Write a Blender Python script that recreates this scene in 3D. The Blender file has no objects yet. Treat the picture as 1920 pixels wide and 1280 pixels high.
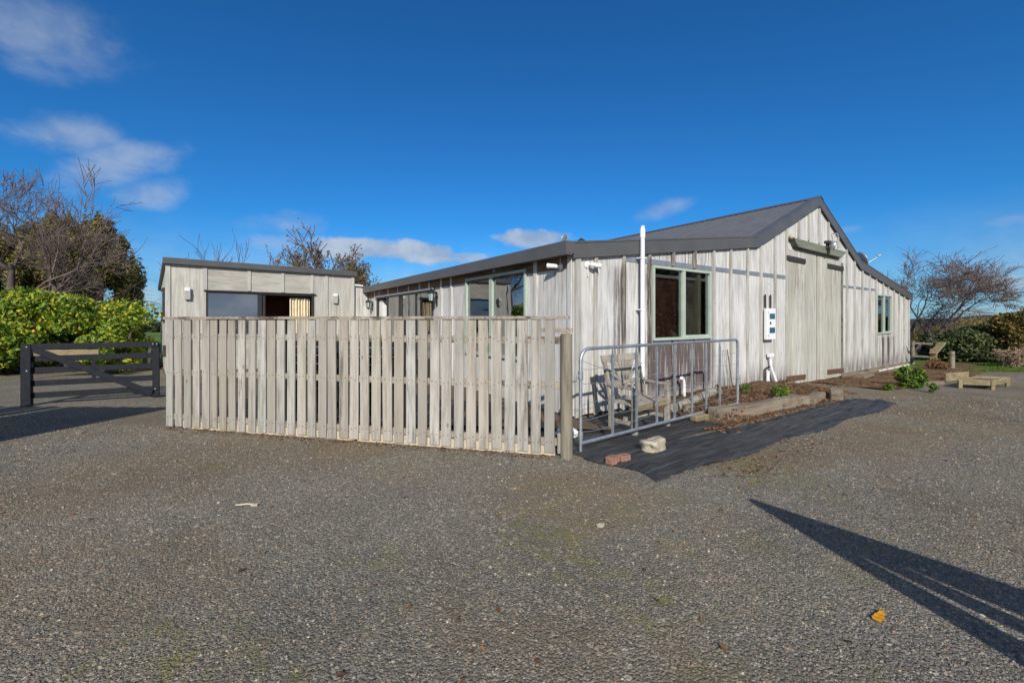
import bpy, math, random
import numpy as np
from mathutils import Vector, Matrix
R = math.radians
SC = bpy.context.scene
COL = SC.collection

# ------------------------------------------------------------------ camera, sky, sun, exposure
# Ground plan: X runs along the gable wall, Y along the side wall, the barn's near corner is the origin. Metres.
YAW = 34.4
CAMP = np.array([-4.964, -5.415, 1.70])
FWD = np.array([math.sin(R(YAW)), math.cos(R(YAW))])
RGT = np.array([math.cos(R(YAW)), -math.sin(R(YAW))])
cam = bpy.data.cameras.new('camera')
cam.lens, cam.sensor_width, cam.shift_y = 15.0, 36.0, -40 / 1920
cam.clip_start, cam.clip_end = 0.05, 4000
camo = bpy.data.objects.new('camera', cam)
COL.objects.link(camo)
camo.location = CAMP
camo.rotation_euler = (R(90), 0, R(-YAW))
SC.camera = camo
SC.view_settings.view_transform = 'Standard'
SC.view_settings.look = 'None'
SC.view_settings.exposure = 0.0
SC.view_settings.gamma = 1.0
SUN_EL, SUN_AZ = 29.5, 33.0                   # light travels towards +Y turned AZ to +X
sd = Vector((math.sin(R(SUN_AZ)) * math.cos(R(SUN_EL)), math.cos(R(SUN_AZ)) * math.cos(R(SUN_EL)), -math.sin(R(SUN_EL))))
sl = bpy.data.lights.new('sun', 'SUN')
sl.energy, sl.angle, sl.color = 4.6, R(0.55), (1.0, 0.945, 0.865)
so = bpy.data.objects.new('sun', sl)
COL.objects.link(so)
so.rotation_euler = sd.to_track_quat('-Z', 'Y').to_euler()

W = bpy.data.worlds.new('World')
SC.world = W
W.use_nodes = True


class NT:
    """Small wrapper to write node trees."""
    def __init__(s, tree):
        s.t = tree
        tree.nodes.clear()

    def n(s, kind, ins=None, out=0, **attr):
        nd = s.t.nodes.new(kind)
        for k, v in attr.items():
            setattr(nd, k, v)
        for k, v in (ins or {}).items():
            sk = nd.inputs[k]
            if isinstance(v, bpy.types.NodeSocket):
                s.t.links.new(v, sk)
            else:
                if isinstance(v, (tuple, list)) and len(v) == 3 and sk.type == 'RGBA':
                    v = (*v, 1)
                sk.default_value = v
        return nd.outputs[out]

    def m(s, op, a, b=0.0, c=0.0, clamp=False):
        return s.n('ShaderNodeMath', {0: a, 1: b, 2: c}, operation=op, use_clamp=clamp)

    def mix(s, f, a, b, blend='MIX'):
        return s.n('ShaderNodeMix', {0: f, 6: a, 7: b}, out=2, data_type='RGBA', blend_type=blend)

    def mul(s, a, v):
        return s.n('ShaderNodeVectorMath', {0: a, 1: v}, operation='MULTIPLY')

    def add(s, a, v):
        return s.n('ShaderNodeVectorMath', {0: a, 1: v}, operation='ADD')

    def noise(s, vec, scale, detail=4.0, rough=0.55, dist=0.0, out=0):
        return s.n('ShaderNodeTexNoise', {'Vector': vec, 'Scale': scale, 'Detail': detail, 'Roughness': rough, 'Distortion': dist}, out=out)

    def rng(s, v, a, b, c=0.0, d=1.0, smooth=True):
        return s.n('ShaderNodeMapRange', {0: v, 1: a, 2: b, 3: c, 4: d}, interpolation_type='SMOOTHSTEP' if smooth else 'LINEAR')

    def ramp(s, v, stops):
        nd = s.t.nodes.new('ShaderNodeValToRGB')
        s.t.links.new(v, nd.inputs[0])
        e = nd.color_ramp.elements
        while len(e) < len(stops):
            e.new(0.5)
        for el, (p, c) in zip(e, stops):
            el.position = p
            el.color = (*c, 1)
        return nd.outputs[0]

    def link(s, a, b):
        s.t.links.new(a, b)


def build_world():
    t = NT(W.node_tree)
    sky = t.n('ShaderNodeTexSky', sky_type='NISHITA', sun_disc=False, sun_elevation=R(SUN_EL),
              sun_rotation=math.atan2(-sd.x, -sd.y), altitude=0, air_density=1.0, dust_density=0.15, ozone_density=3.0)
    sky = t.mix(1.0, sky, (.19, .80, 1.36), 'MULTIPLY')
    d = t.n('ShaderNodeTexCoord', out=0)
    xyz = t.t.nodes.new('ShaderNodeSeparateXYZ')
    t.link(d, xyz.inputs[0])
    x, y, z = xyz.outputs
    az = t.m('ARCTAN2', x, y)                 # compass bearing and height of the view direction
    el = t.m('ARCSINE', z)
    cvec = t.mul(d, (1.0, 1.0, 1.45))
    nz = t.noise(cvec, 5.0, 8, 0.52, 0.1)
    nzf = t.noise(cvec, 13.0, 8, 0.6, 0.2)

    def cloud(px, py, rx, ry, tilt, soft, amt):
        a0 = R(YAW) + math.atan((px - 960) / 800)
        e0 = math.atan((600 - py) / 800 * math.cos(a0 - R(YAW)))
        ca, sa = math.cos(R(tilt)), math.sin(R(tilt))
        u, v = t.m('SUBTRACT', az, a0), t.m('SUBTRACT', el, e0)
        uu = t.m('DIVIDE', t.m('ADD', t.m('MULTIPLY', u, ca), t.m('MULTIPLY', v, sa)), rx)
        vv = t.m('DIVIDE', t.m('SUBTRACT', t.m('MULTIPLY', v, ca), t.m('MULTIPLY', u, sa)), ry)
        r2 = t.m('SQRT', t.m('ADD', t.m('MULTIPLY', uu, uu), t.m('MULTIPLY', vv, vv)))
        k = t.m('ADD', t.m('SUBTRACT', 1.0, r2), t.m('MULTIPLY', t.m('SUBTRACT', t.m('ADD', t.m('MULTIPLY', nz, .6), t.m('MULTIPLY', nzf, .4)), 0.5), 2.2 if soft > .6 else 3.0))
        return t.rng(k, 0.12, 0.12 + soft, 0.0, amt)
    cl = None
    for c in CLOUDS:
        k = cloud(*c)
        cl = k if cl is None else t.m('MAXIMUM', cl, k)
    low = t.m('MULTIPLY', t.rng(el, 0.0, 0.22, 1.0, 0.0), t.rng(nz, 0.36, 0.68, 0.34, 0.62))
    cl = t.m('MAXIMUM', cl, low)
    dt = t.n('ShaderNodeVectorMath', {0: d, 1: (float(FWD[0]), float(FWD[1]), 0.0)}, out=1, operation='DOT_PRODUCT')
    rear_fill = t.m('MULTIPLY', t.rng(dt, -.05, -.35, 0.0, 1.0), t.rng(nz, .34, .56, .25, .95))  # unseen bright cloud bank added behind the camera as neutral fill light
    cl = t.m('MAXIMUM', cl, rear_fill)
    shade = t.rng(nzf, 0.3, 0.7)
    ccol = t.mix(shade, (3.7, 4.7, 6.4), (6.3, 7.0, 8.0))
    colr = t.mix(cl, sky, ccol)
    bg = t.n('ShaderNodeBackground', {'Color': colr, 'Strength': 0.085})
    o = t.t.nodes.new('ShaderNodeOutputWorld')
    t.link(bg, o.inputs[0])


CLOUDS = [(60, 55, .14, .095, 8, .9, .44), (135, 95, .085, .06, 0, .95, .32),
          (130, 250, .11, .055, 14, .8, .48), (215, 305, .13, .052, 28, .8, .50), (285, 365, .08, .038, 20, .9, .45),
          (540, 420, .13, .035, 5, .95, .40), (530, 455, .12, .03, 0, .9, .4), (690, 470, .17, .036, 0, .40, .85), (790, 474, .15, .036, 0, .40, .85), (860, 482, .10, .02, 0, .4, .7),
          (985, 449, .10, .026, 0, .45, .8), (1250, 390, .10, .026, 12, .95, .38), (1590, 430, .05, .018, 0, .9, .3),
          (1900, 535, .18, .035, 0, .8, .7), (1890, 415, .05, .016, 0, .9, .3), (285, 560, .12, .06, 0, .9, .6), (1500, 470, .2, .03, 0, .9, .2)]
build_world()


# ------------------------------------------------------------------ helpers
class MB:
    def __init__(s):
        s.v, s.f, s.sm = [], [], []

    def add(s, vs, fs, smooth=False):
        b = len(s.v)
        s.v += [tuple(v) for v in vs]
        s.f += [tuple(i + b for i in f) for f in fs]
        s.sm += [smooth] * len(fs)
        return s

    def box(s, x0, x1, y0, y1, z0, z1):
        vs = [(x0, y0, z0), (x1, y0, z0), (x1, y1, z0), (x0, y1, z0), (x0, y0, z1), (x1, y0, z1), (x1, y1, z1), (x0, y1, z1)]
        return s.add(vs, [(0, 3, 2, 1), (4, 5, 6, 7), (0, 1, 5, 4), (1, 2, 6, 5), (2, 3, 7, 6), (3, 0, 4, 7)])

    def bar(s, p, q, w, h, up=(0, 0, 1), w2=None, h2=None):
        """box from p to q, w across and h along up; may taper to w2,h2"""
        p, q, up = Vector(p), Vector(q), Vector(up)
        d = (q - p).normalized()
        sx = d.cross(up)
        if sx.length < 1e-4:
            sx = d.cross(Vector((1, 0, 0)))
        sx.normalize()
        u = sx.cross(d)
        vs = []
        for c, ww, hh in ((p, w, h), (q, w2 or w, h2 or h)):
            for a, b in ((-1, -1), (1, -1), (1, 1), (-1, 1)):
                vs.append(c + sx * (a * ww / 2) + u * (b * hh / 2))
        return s.add(vs, [(0, 1, 2, 3), (7, 6, 5, 4), (0, 4, 5, 1), (1, 5, 6, 2), (2, 6, 7, 3), (3, 7, 4, 0)])

    def prism(s, pts, n0, n1):
        """convex or simple polygon pts swept between two offsets"""
        n = len(pts)
        a = [Vector(p) + Vector(n0) for p in pts]
        b = [Vector(p) + Vector(n1) for p in pts]
        return s.add(a + b, [tuple(range(n)), tuple(range(2 * n - 1, n - 1, -1))] + [(i, n + i, n + (i + 1) % n, (i + 1) % n) for i in range(n)])

    def tube(s, pts, rad, n=8, cap=True):
        pts = [Vector(p) for p in pts]
        if not isinstance(rad, (list, tuple)):
            rad = [rad] * len(pts)
        rings = []
        ref = None
        for i, p in enumerate(pts):
            d = (pts[min(i + 1, len(pts) - 1)] - pts[max(i - 1, 0)]).normalized()
            if ref is None or abs(ref.dot(d)) > 0.98:
                ref = Vector((0, 0, 1)) if abs(d.z) < 0.9 else Vector((1, 0, 0))
            a = (ref - d * ref.dot(d)).normalized()
            ref = a
            b = d.cross(a)
            rings.append([p + (a * math.cos(2 * math.pi * k / n) + b * math.sin(2 * math.pi * k / n)) * rad[i] for k in range(n)])
        vs = [v for r in rings for v in r]
        fs = []
        for i in range(len(pts) - 1):
            for k in range(n):
                k2 = (k + 1) % n
                fs.append((i * n + k, i * n + k2, (i + 1) * n + k2, (i + 1) * n + k))
        s.add(vs, fs, True)
        if cap:
            m = len(pts) - 1
            s.add(rings[0], [tuple(range(n - 1, -1, -1))])
            s.add(rings[m], [tuple(range(n))])
        return s

    def lathe(s, prof, c, axis=(0, 0, 1), n=16, smooth=True):
        """prof: list of (radius, height along axis)"""
        ax = Vector(axis).normalized()
        a = ax.orthogonal().normalized()
        b = ax.cross(a)
        c = Vector(c)
        vs, fs = [], []
        for r, h in prof:
            for k in range(n):
                t = 2 * math.pi * k / n
                vs.append(c + ax * h + (a * math.cos(t) + b * math.sin(t)) * max(r, 1e-4))
        for i in range(len(prof) - 1):
            for k in range(n):
                k2 = (k + 1) % n
                fs.append((i * n + k, i * n + k2, (i + 1) * n + k2, (i + 1) * n + k))
        return s.add(vs, fs, smooth)

    def grid(s, fn, nu, nv, smooth=True):
        vs = [fn(i / nu, j / nv) for j in range(nv + 1) for i in range(nu + 1)]
        w = nu + 1
        return s.add(vs, [(j * w + i, j * w + i + 1, (j + 1) * w + i + 1, (j + 1) * w + i) for j in range(nv) for i in range(nu)], smooth)

    def build(s, name, mat, parent=None, bevel=0.0):
        off = Vector((0, 0, 0))
        p = parent
        while p is not None and p.type != 'EMPTY':
            p = p.parent
        if p is not None and not p.get('_local'):
            off = p.location
        me = bpy.data.meshes.new(name)
        me.from_pydata([Vector(v) - off for v in s.v], [], s.f)
        me.polygons.foreach_set('use_smooth', s.sm)
        me.materials.append(mat)
        me.update()
        o = bpy.data.objects.new(name, me)
        COL.objects.link(o)
        o.parent = parent
        if bevel:
            b = o.modifiers.new('bevel', 'BEVEL')
            b.width, b.segments, b.limit_method = bevel, 2, 'ANGLE'
        return o


def npmesh(name, V, F, mat, parent=None, smooth=False):
    """mesh from numpy arrays; F is (n,3) or (n,4)"""
    off = np.array(parent.location) if parent is not None else np.zeros(3)
    me = bpy.data.meshes.new(name)
    V = (np.asarray(V) - off).astype(np.float32)
    F = np.asarray(F, dtype=np.int32)
    k = F.shape[1]
    me.vertices.add(len(V))
    me.vertices.foreach_set('co', V.ravel())
    me.loops.add(F.size)
    me.loops.foreach_set('vertex_index', F.ravel())
    me.polygons.add(len(F))
    me.polygons.foreach_set('loop_start', np.arange(0, F.size, k, dtype=np.int32))
    me.polygons.foreach_set('use_smooth', np.full(len(F), smooth))
    me.materials.append(mat)
    me.update(calc_edges=True)
    o = bpy.data.objects.new(name, me)
    COL.objects.link(o)
    o.parent = parent
    return o


def tag(o, label=None, cat=None, group=None, kind=None):
    if label: o['label'] = label
    if cat: o['category'] = cat
    if group: o['group'] = group
    if kind: o['kind'] = kind
    return o


def thing(name, label, cat, loc=(0, 0, 0), group=None, local=False):
    o = bpy.data.objects.new(name, None)
    COL.objects.link(o)
    o.location = loc
    o.empty_display_size = 0.2
    if local:
        o['_local'] = 1                       # parts are written about the thing's own base
    return tag(o, label, cat, group)


def dup(root, loc, rotz=0.0, label=None):
    r = root.copy()
    COL.objects.link(r)
    r.location = loc
    r.rotation_euler = (0, 0, rotz)
    if label: r['label'] = label
    for ch in list(root.children):
        c = ch.copy()
        COL.objects.link(c)
        c.parent = r
        for g in ch.children:
            e = g.copy()
            COL.objects.link(e)
            e.parent = c
    return r


def at(px, depth, z=0.0):
    """plan point at a bearing (given as a column of a 1920 wide view) and a distance ahead"""
    xr = (px - 960) / 800 * depth
    p = CAMP[:2] + RGT * xr + FWD * depth
    return Vector((p[0], p[1], z))


def gz(x, y=0):
    t = min(max((x - 5.5) / 7.5, 0), 1)
    return -0.20 * t * t * (3 - 2 * t)


# ------------------------------------------------------------------ materials
def mat(name):
    m = bpy.data.materials.new(name)
    m.use_nodes = True
    return m, NT(m.node_tree)


def finish(t, color, rough=0.7, bump=None, bstr=0.3, bdist=0.01, spec=0.3, metal=0.0, extra=None):
    ins = {'Base Color': color, 'Roughness': rough, 'Metallic': metal, 'Specular IOR Level': spec}
    if bump is not None:
        ins['Normal'] = t.n('ShaderNodeBump', {'Height': bump, 'Strength': bstr, 'Distance': bdist})
    ins.update(extra or {})
    b = t.n('ShaderNodeBsdfPrincipled', ins)
    o = t.t.nodes.new('ShaderNodeOutputMaterial')
    t.link(b, o.inputs[0])


def rand(t):
    a = t.n('ShaderNodeNewGeometry', out=8)
    b = t.n('ShaderNodeObjectInfo', out=5)
    return t.m('FRACT', t.m('ADD', a, b))


def wood(name, light, dark, stain=(.07, .045, .04), stain_at=0.62, amt=0.8, green=0.25, var=0.25, axis='z', boxes=(), rough=0.85, grain=1.0, fade=0.0):
    """weathered timber: streaks along the grain, blotches, running stains, a green tint of algae"""
    m, t = mat(name)
    oc = t.n('ShaderNodeTexCoord', out=3)
    rd = rand(t)
    sh = t.n('ShaderNodeCombineXYZ', {0: t.m('MULTIPLY', rd, 17.0), 1: t.m('MULTIPLY', rd, 29.0), 2: t.m('MULTIPLY', rd, 41.0)})
    p = t.add(oc, sh)
    k = {'z': ((1, 1, .06), (1, 1, .13)), 'x': ((.06, 1, 1), (.13, 1, 1)), 'y': ((1, .06, 1), (1, .13, 1))}[axis]
    fine = t.noise(t.mul(p, k[0]), 24 * grain, 7, 0.7)
    mid = t.noise(t.mul(p, k[1]), 7 * grain, 6, 0.62, 0.3)
    big = t.noise(p, 0.9, 3, 0.5)
    s = t.m('ADD', t.m('MULTIPLY', fine, .55), t.m('MULTIPLY', mid, .45))
    c = t.mix(t.rng(s, .35, .60), dark, light)
    c = t.mix(t.rng(big, .35, .7, 0, .35), c, tuple(v * .72 for v in light))
    c = t.mix(t.m('MULTIPLY', rd, var), c, tuple((a + b) * .36 for a, b in zip(light, dark)))
    rd2 = t.m('FRACT', t.m('MULTIPLY', rd, 7.31))
    c = t.mix(t.m('MULTIPLY', rd2, var * .5), c, (light[0] * .78, light[1] * .66, light[2] * .52))
    if green:
        gn = t.noise(t.mul(p, k[1]), 2.3, 4, 0.6)
        c = t.mix(t.rng(gn, .5, .78, 0, green), c, (.30, .36, .24))
    st = t.noise(t.mul(t.add(p, (3.3, 7.1, 1.7)), k[1]), 5.0, 7, 0.68, 0.2)
    sm = t.rng(st, stain_at, stain_at + .14, 0, amt)
    kn = t.n('ShaderNodeTexVoronoi', {'Vector': t.mul(p, (1, 1, .45) if axis == 'z' else (.45, 1, 1)), 'Scale': 5.0}, out=0)
    kc = t.n('ShaderNodeSeparateColor', {0: t.n('ShaderNodeTexVoronoi', {'Vector': t.mul(p, (1, 1, .45) if axis == 'z' else (.45, 1, 1)), 'Scale': 5.0}, out=1)}, out=0)
    sm = t.m('MAXIMUM', sm, t.m('MULTIPLY', t.rng(kn, .10, .05), t.m('MULTIPLY', t.m('GREATER_THAN', kc, .72), .6)))
    thin = t.noise(t.mul(t.add(p, (9.1, 4.4, 2.2)), (1, 1, .035) if axis == 'z' else (.035, 1, 1)), 30 * grain, 5, .7)
    sm = t.m('MAXIMUM', sm, t.m('MULTIPLY', t.rng(thin, .60, .72, 0, .55), t.rng(t.noise(p, 1.7, 4, .6), .42, .62)))
    if boxes:
        q = t.t.nodes.new('ShaderNodeSeparateXYZ')
        t.link(oc, q.inputs[0])
        gn = t.noise(t.mul(oc, k[0]), 16, 6, .7)
        for (a0, a1, z0, z1, stg, ax) in boxes:
            u = q.outputs[ax]
            mx = t.m('MULTIPLY', t.rng(u, a0 - .08, a0 + .08), t.rng(u, a1 - .08, a1 + .08, 1, 0))
            mz = t.m('MULTIPLY', t.rng(q.outputs[2], z0 - .25, z0 + .25), t.rng(q.outputs[2], z1 - (.48 if z1 < 1 else .12), z1 + (.2 if z1 < 1 else .05), 1, 0))
            bm = t.m('MULTIPLY', t.m('MULTIPLY', mx, mz), t.rng(gn, .62 - stg * .32, .78 - stg * .3, 0, min(1, .35 + stg * .6)))
            sm = t.m('MAXIMUM', sm, bm)
    c = t.mix(sm, c, stain)
    finish(t, c, rough, s, .35, .006, .2)
    return m


def plain(name, color, rough=0.5, metal=0.0, var=0.12, scale=9.0, spec=0.4, bump=0.0, dirt=None, dirt_at=.6):
    m, t = mat(name)
    oc = t.n('ShaderNodeTexCoord', out=3)
    nz = t.noise(oc, scale, 5, .6)
    c = t.mix(t.rng(nz, .3, .7), tuple(v * (1 - var) for v in color), tuple(min(1, v * (1 + var)) for v in color))
    if dirt:
        c = t.mix(t.rng(t.noise(oc, scale * .4, 6, .7), dirt_at, dirt_at + .15, 0, .7), c, dirt)
    finish(t, c, t.rng(nz, .2, .8, rough * .85, min(1, rough * 1.15)), nz if bump else None, bump, .01, spec, metal)
    return m


def leafmat(name, cols, rough=.5, trans=.25, spec=.3):
    m, t = mat(name)
    rd = t.n('ShaderNodeNewGeometry', out=8)
    c = t.ramp(rd, [(i / max(1, len(cols) - 1), k) for i, k in enumerate(cols)])
    b = t.n('ShaderNodeBsdfPrincipled', {'Base Color': c, 'Roughness': rough, 'Specular IOR Level': spec})
    tr = t.n('ShaderNodeBsdfTranslucent', {'Color': c})
    mx = t.n('ShaderNodeMixShader', {0: trans, 1: b, 2: tr})
    o = t.t.nodes.new('ShaderNodeOutputMaterial')
    t.link(mx, o.inputs[0])
    return m


def glass(name, tint=(.75, .78, .76), refl=.16):
    m, t = mat(name)
    fr = t.n('ShaderNodeLayerWeight', {'Blend': .42}, out=0)
    f = t.m('ADD', t.m('MULTIPLY', fr, .75), refl, clamp=True)
    oc = t.n('ShaderNodeTexCoord', out=3)
    bn = t.n('ShaderNodeBump', {'Height': t.noise(oc, 1.3, 2, .5), 'Strength': .04, 'Distance': .05})
    g = t.n('ShaderNodeBsdfGlossy', {'Color': (.9, .92, .95, 1), 'Roughness': .015, 'Normal': bn})
    tr = t.n('ShaderNodeBsdfTransparent', {'Color': tint})
    mx = t.n('ShaderNodeMixShader', {0: f, 1: tr, 2: g})
    o = t.t.nodes.new('ShaderNodeOutputMaterial')
    t.link(mx, o.inputs[0])
    return m


M = {}
WALLBOX = [(2.05, 4.2, .15, 1.28, .95, 0), (1.0, 1.36, .9, 2.72, .75, 0), (1.7, 2.1, .3, 2.8, .65, 0), (2.0, 4.3, 2.85, 3.3, .30, 0), (.0, .18, .1, 2.5, .5, 0),
           (15.0, 17.1, -.1, 1.15, .6, 0), (-.1, 1.9, -.1, .55, .55, 0), (4.2, 19.2, -.2, .50, .78, 0), (.0, 2.0, 2.3, 2.85, .35, 0), (2.0, 4.4, 2.75, 3.4, .5, 0), (4.3, 7.8, 2.9, 3.6, .25, 0), (13.0, 19.2, 2.4, 3.4, .30, 0), (11.7, 15.0, .2, .8, .3, 0)]
M['wall'] = wood('weathered_ply', (.70, .70, .685), (.33, .325, .31), (.085, .056, .055), .625, .8, .14, .22, boxes=WALLBOX)
M['batten'] = wood('weathered_batten', (.56, .565, .53), (.23, .215, .19), (.07, .042, .04), .60, .75, .28, .35,
                   boxes=[(1.0, 1.4, 1.2, 2.8, .9, 0), (1.85, 2.1, .3, 3.0, .9, 0), (2.5, 3.7, 2.7, 3.3, .8, 0), (2.05, 4.2, .15, 1.28, .9, 0), (15, 17, -.1, 1.1, .9, 0)])
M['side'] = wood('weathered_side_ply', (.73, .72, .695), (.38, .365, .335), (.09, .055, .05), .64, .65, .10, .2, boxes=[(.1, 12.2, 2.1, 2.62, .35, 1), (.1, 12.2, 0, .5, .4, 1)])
M['door'] = wood('barn_door_boards', (.61, .61, .56), (.27, .265, .23), (.15, .10, .06), .62, .65, .32, .45, boxes=[(7.8, 8.95, 2.4, 3.36, .5, 0), (10.5, 11.7, 2.2, 3.34, .4, 0), (7.8, 11.7, -.2, .5, .4, 0)])
M['picket'] = wood('grey_picket', (.53, .51, .47), (.16, .148, .13), (.085, .068, .058), .57, .9, .38, .8, boxes=[(-99, 99, -.1, .32, .45, 0), (-99, 99, 1.45, 1.78, .35, 0)])
M['capwood'] = wood('cap_rail_wood', (.42, .37, .31), (.18, .15, .12), (.05, .035, .03), .50, .85, .22, .35, 'x')
M['kick'] = wood('pale_kickboard', (.64, .56, .42), (.42, .34, .24), (.14, .10, .07), .68, .5, .1, .2, 'x')
M['post'] = wood('greenish_post', (.29, .26, .20), (.13, .11, .08), (.09, .07, .05), .60, .7, .25, .3)
M['ext'] = wood('extension_ply', (.63, .615, .565), (.33, .315, .28), (.13, .10, .08), .64, .55, .22, .35)
M['extflat'] = wood('extension_ply_across', (.53, .515, .46), (.30, .28, .24), (.16, .12, .09), .68, .5, .3, .25, 'x', grain=.6)
M['bench'] = wood('bench_wood', (.47, .43, .375), (.15, .13, .11), (.05, .04, .034), .56, .75, .3, .5)
M['sleeper'] = wood('old_sleeper', (.30, .245, .19), (.11, .085, .065), (.045, .034, .028), .56, .8, .15, .3, 'x')
M['frame_wood'] = wood('mossy_frame_timber', (.33, .27, .16), (.15, .12, .07), (.06, .045, .03), .58, .6, .35, .4, 'x')
M['greenbeam'] = wood('green_painted_beam', (.235, .255, .20), (.115, .125, .10), (.05, .045, .035), .52, .7, .2, .2, 'x')
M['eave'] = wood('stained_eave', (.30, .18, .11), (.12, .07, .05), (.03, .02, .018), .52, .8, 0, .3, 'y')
M['blackpaint'] = plain('black_gate_paint', (.015, .0175, .024), .65, 0, .3, 12, .2, .1)
M['rust'] = plain('rusty_iron', (.13, .075, .05), .9, 0, .4, 30, .2, .2, (.05, .035, .03), .55)
M['darkiron'] = plain('dark_iron', (.055, .05, .05), .7, .2, .3, 30, .3, .1, (.13, .07, .04), .58)
M['galv'] = plain('galvanised_steel', (.50, .53, .57), .42, .75, .12, 14, .5, 0, (.33, .34, .36), .55)
M['greenframe'] = plain('pale_green_aluminium', (.40, .47, .39), .45, 0, .06, 4, .4)
M['creamframe'] = plain('cream_reveal', (.68, .62, .40), .6, 0, .06, 4)
M['bronze'] = plain('bronze_aluminium', (.045, .042, .042), .4, .2, .1, 5, .4)
M['white'] = plain('white_plastic', (.80, .80, .78), .4, 0, .05, 6, .4)
M['pvc'] = plain('white_pvc_pipe', (.82, .82, .84), .35, 0, .04, 4, .4, 0, (.5, .5, .48), .66)
M['greybox'] = plain('weathered_grey_lamp', (.42, .43, .40), .6, 0, .12, 14, .3, 0, (.2, .2, .18), .6)
M['meter'] = plain('meter_box_white', (.82, .83, .84), .35, 0, .03, 4, .45)
M['meterwin'] = plain('meter_window_blue', (.05, .14, .20), .12, 0, .2, 3, .6)
M['black'] = plain('black_plastic', (.015, .015, .016), .5, 0, .2, 8)
M['lantern'] = plain('black_lantern_iron', (.018, .019, .02), .45, .3, .2, 10)
M['lampglass'] = plain('pale_lantern_glass', (.38, .50, .47), .15, 0, .1, 6, .6)
M['flash'] = plain('grey_flashing', (.33, .36, .40), .45, .5, .1, 6, .4)
M['white_flash'] = plain('white_flashing', (.78, .78, .76), .5, 0, .06, 6)
M['inner'] = plain('red_brown_inner_wall', (.34, .13, .08), .8, 0, .2, 3)
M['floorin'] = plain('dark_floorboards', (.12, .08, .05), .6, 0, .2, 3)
M['curtain'] = plain('cream_curtain_cloth', (.76, .66, .45), .9, 0, .08, 6)
def netmat(name, a, b):
    m, t = mat(name)
    oc = t.n('ShaderNodeTexCoord', out=3)
    v = t.n('ShaderNodeTexVoronoi', {'Vector': oc, 'Scale': 16.0}, out=0)
    n1 = t.noise(oc, 5.0, 5, .65)
    k = t.m('MULTIPLY', t.rng(v, .34, .16), t.rng(n1, .44, .6))
    finish(t, t.mix(t.m('MULTIPLY', k, .7), t.mix(t.rng(t.noise(oc, 1.6, 3, .5), .35, .65), a, tuple(c * .45 for c in a)), b), .9, spec=.1)
    return m


M['leafrefl'] = netmat('painted_leaf_reflections', (.36, .15, .10), (.75, .55, .32))  # added sheet; its flecks are painted leaf reflections of the pane
M['nettan'] = netmat('tan_net', (.52, .44, .36), (.66, .55, .40))
M['rock'] = plain('pale_lichen_rock', (.40, .36, .28), .95, 0, .35, 9, .2, .6, (.20, .17, .13), .52)
M['brick'] = plain('red_paver', (.30, .165, .125), .9, 0, .2, 14, .2, .3, (.22, .15, .12), .6)
M['bark'] = plain('grey_brown_bark', (.11, .085, .075), .9, 0, .35, 9, .2, .4)
M['twig'] = plain('purple_brown_twigs', (.18, .135, .12), .85, 0, .3, 3, .2)
M['twig2'] = plain('dark_twigs', (.10, .078, .074), .85, 0, .3, 3, .2)
M['paleb'] = plain('pale_brown_twigs', (.34, .25, .17), .85, 0, .3, 3, .2)
M['glass'] = glass('window_glass', (.95, .96, .95), .045)
M['glassd'] = glass('dark_window_glass', (.42, .42, .42), .30)


def roofmat():
    m, t = mat('charcoal_roof_steel')
    oc = t.n('ShaderNodeTexCoord', out=3)
    nz = t.noise(oc, 2.5, 5, .6)
    c = t.mix(t.rng(nz, .3, .7), (.125, .124, .123), (.155, .153, .15))
    c = t.mix(t.rng(t.noise(oc, 5, 6, .7), .62, .75, 0, .5), c, (.13, .12, .10))
    finish(t, c, .5, None, spec=.35)
    return m


M['roof'] = roofmat()
M['fascia'] = plain('charcoal_fascia', (.098, .097, .097), .42, 0, .08, 2, .4, 0, (.12, .115, .105), .62)


MOSS = [(.18, -2.92, .36, .8), (.23, -3.32, .42, .9), (-1.35, -2.91, .26, .8), (-1.95, -2.84, .24, .7), (-2.15, -3.44, .22, .9), (-1.63, -3.83, .28, .7), (-4.02, -2.42, .2, .9), (-2.2, -2.0, .26, .6), (-4.2, -2.3, .16, .8),
        (2.6, -3.6, .5, .4), (4.2, -3.5, .7, .4), (6.5, -3.3, .6, .6), (-2.75, -2.9, .5, .45), (-1.4, -4.35, .3, .8)]
BROWN = [(.05, -2.75, .5), (3.2, -3.4, 1.1), (2.0, -3.2, .8), (5.5, -3.6, 1.2), (-3.6, .4, .8), (-2.2, -2.4, .9), (.9, -2.9, .7), (8.5, -2.9, 1.4)]


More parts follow.
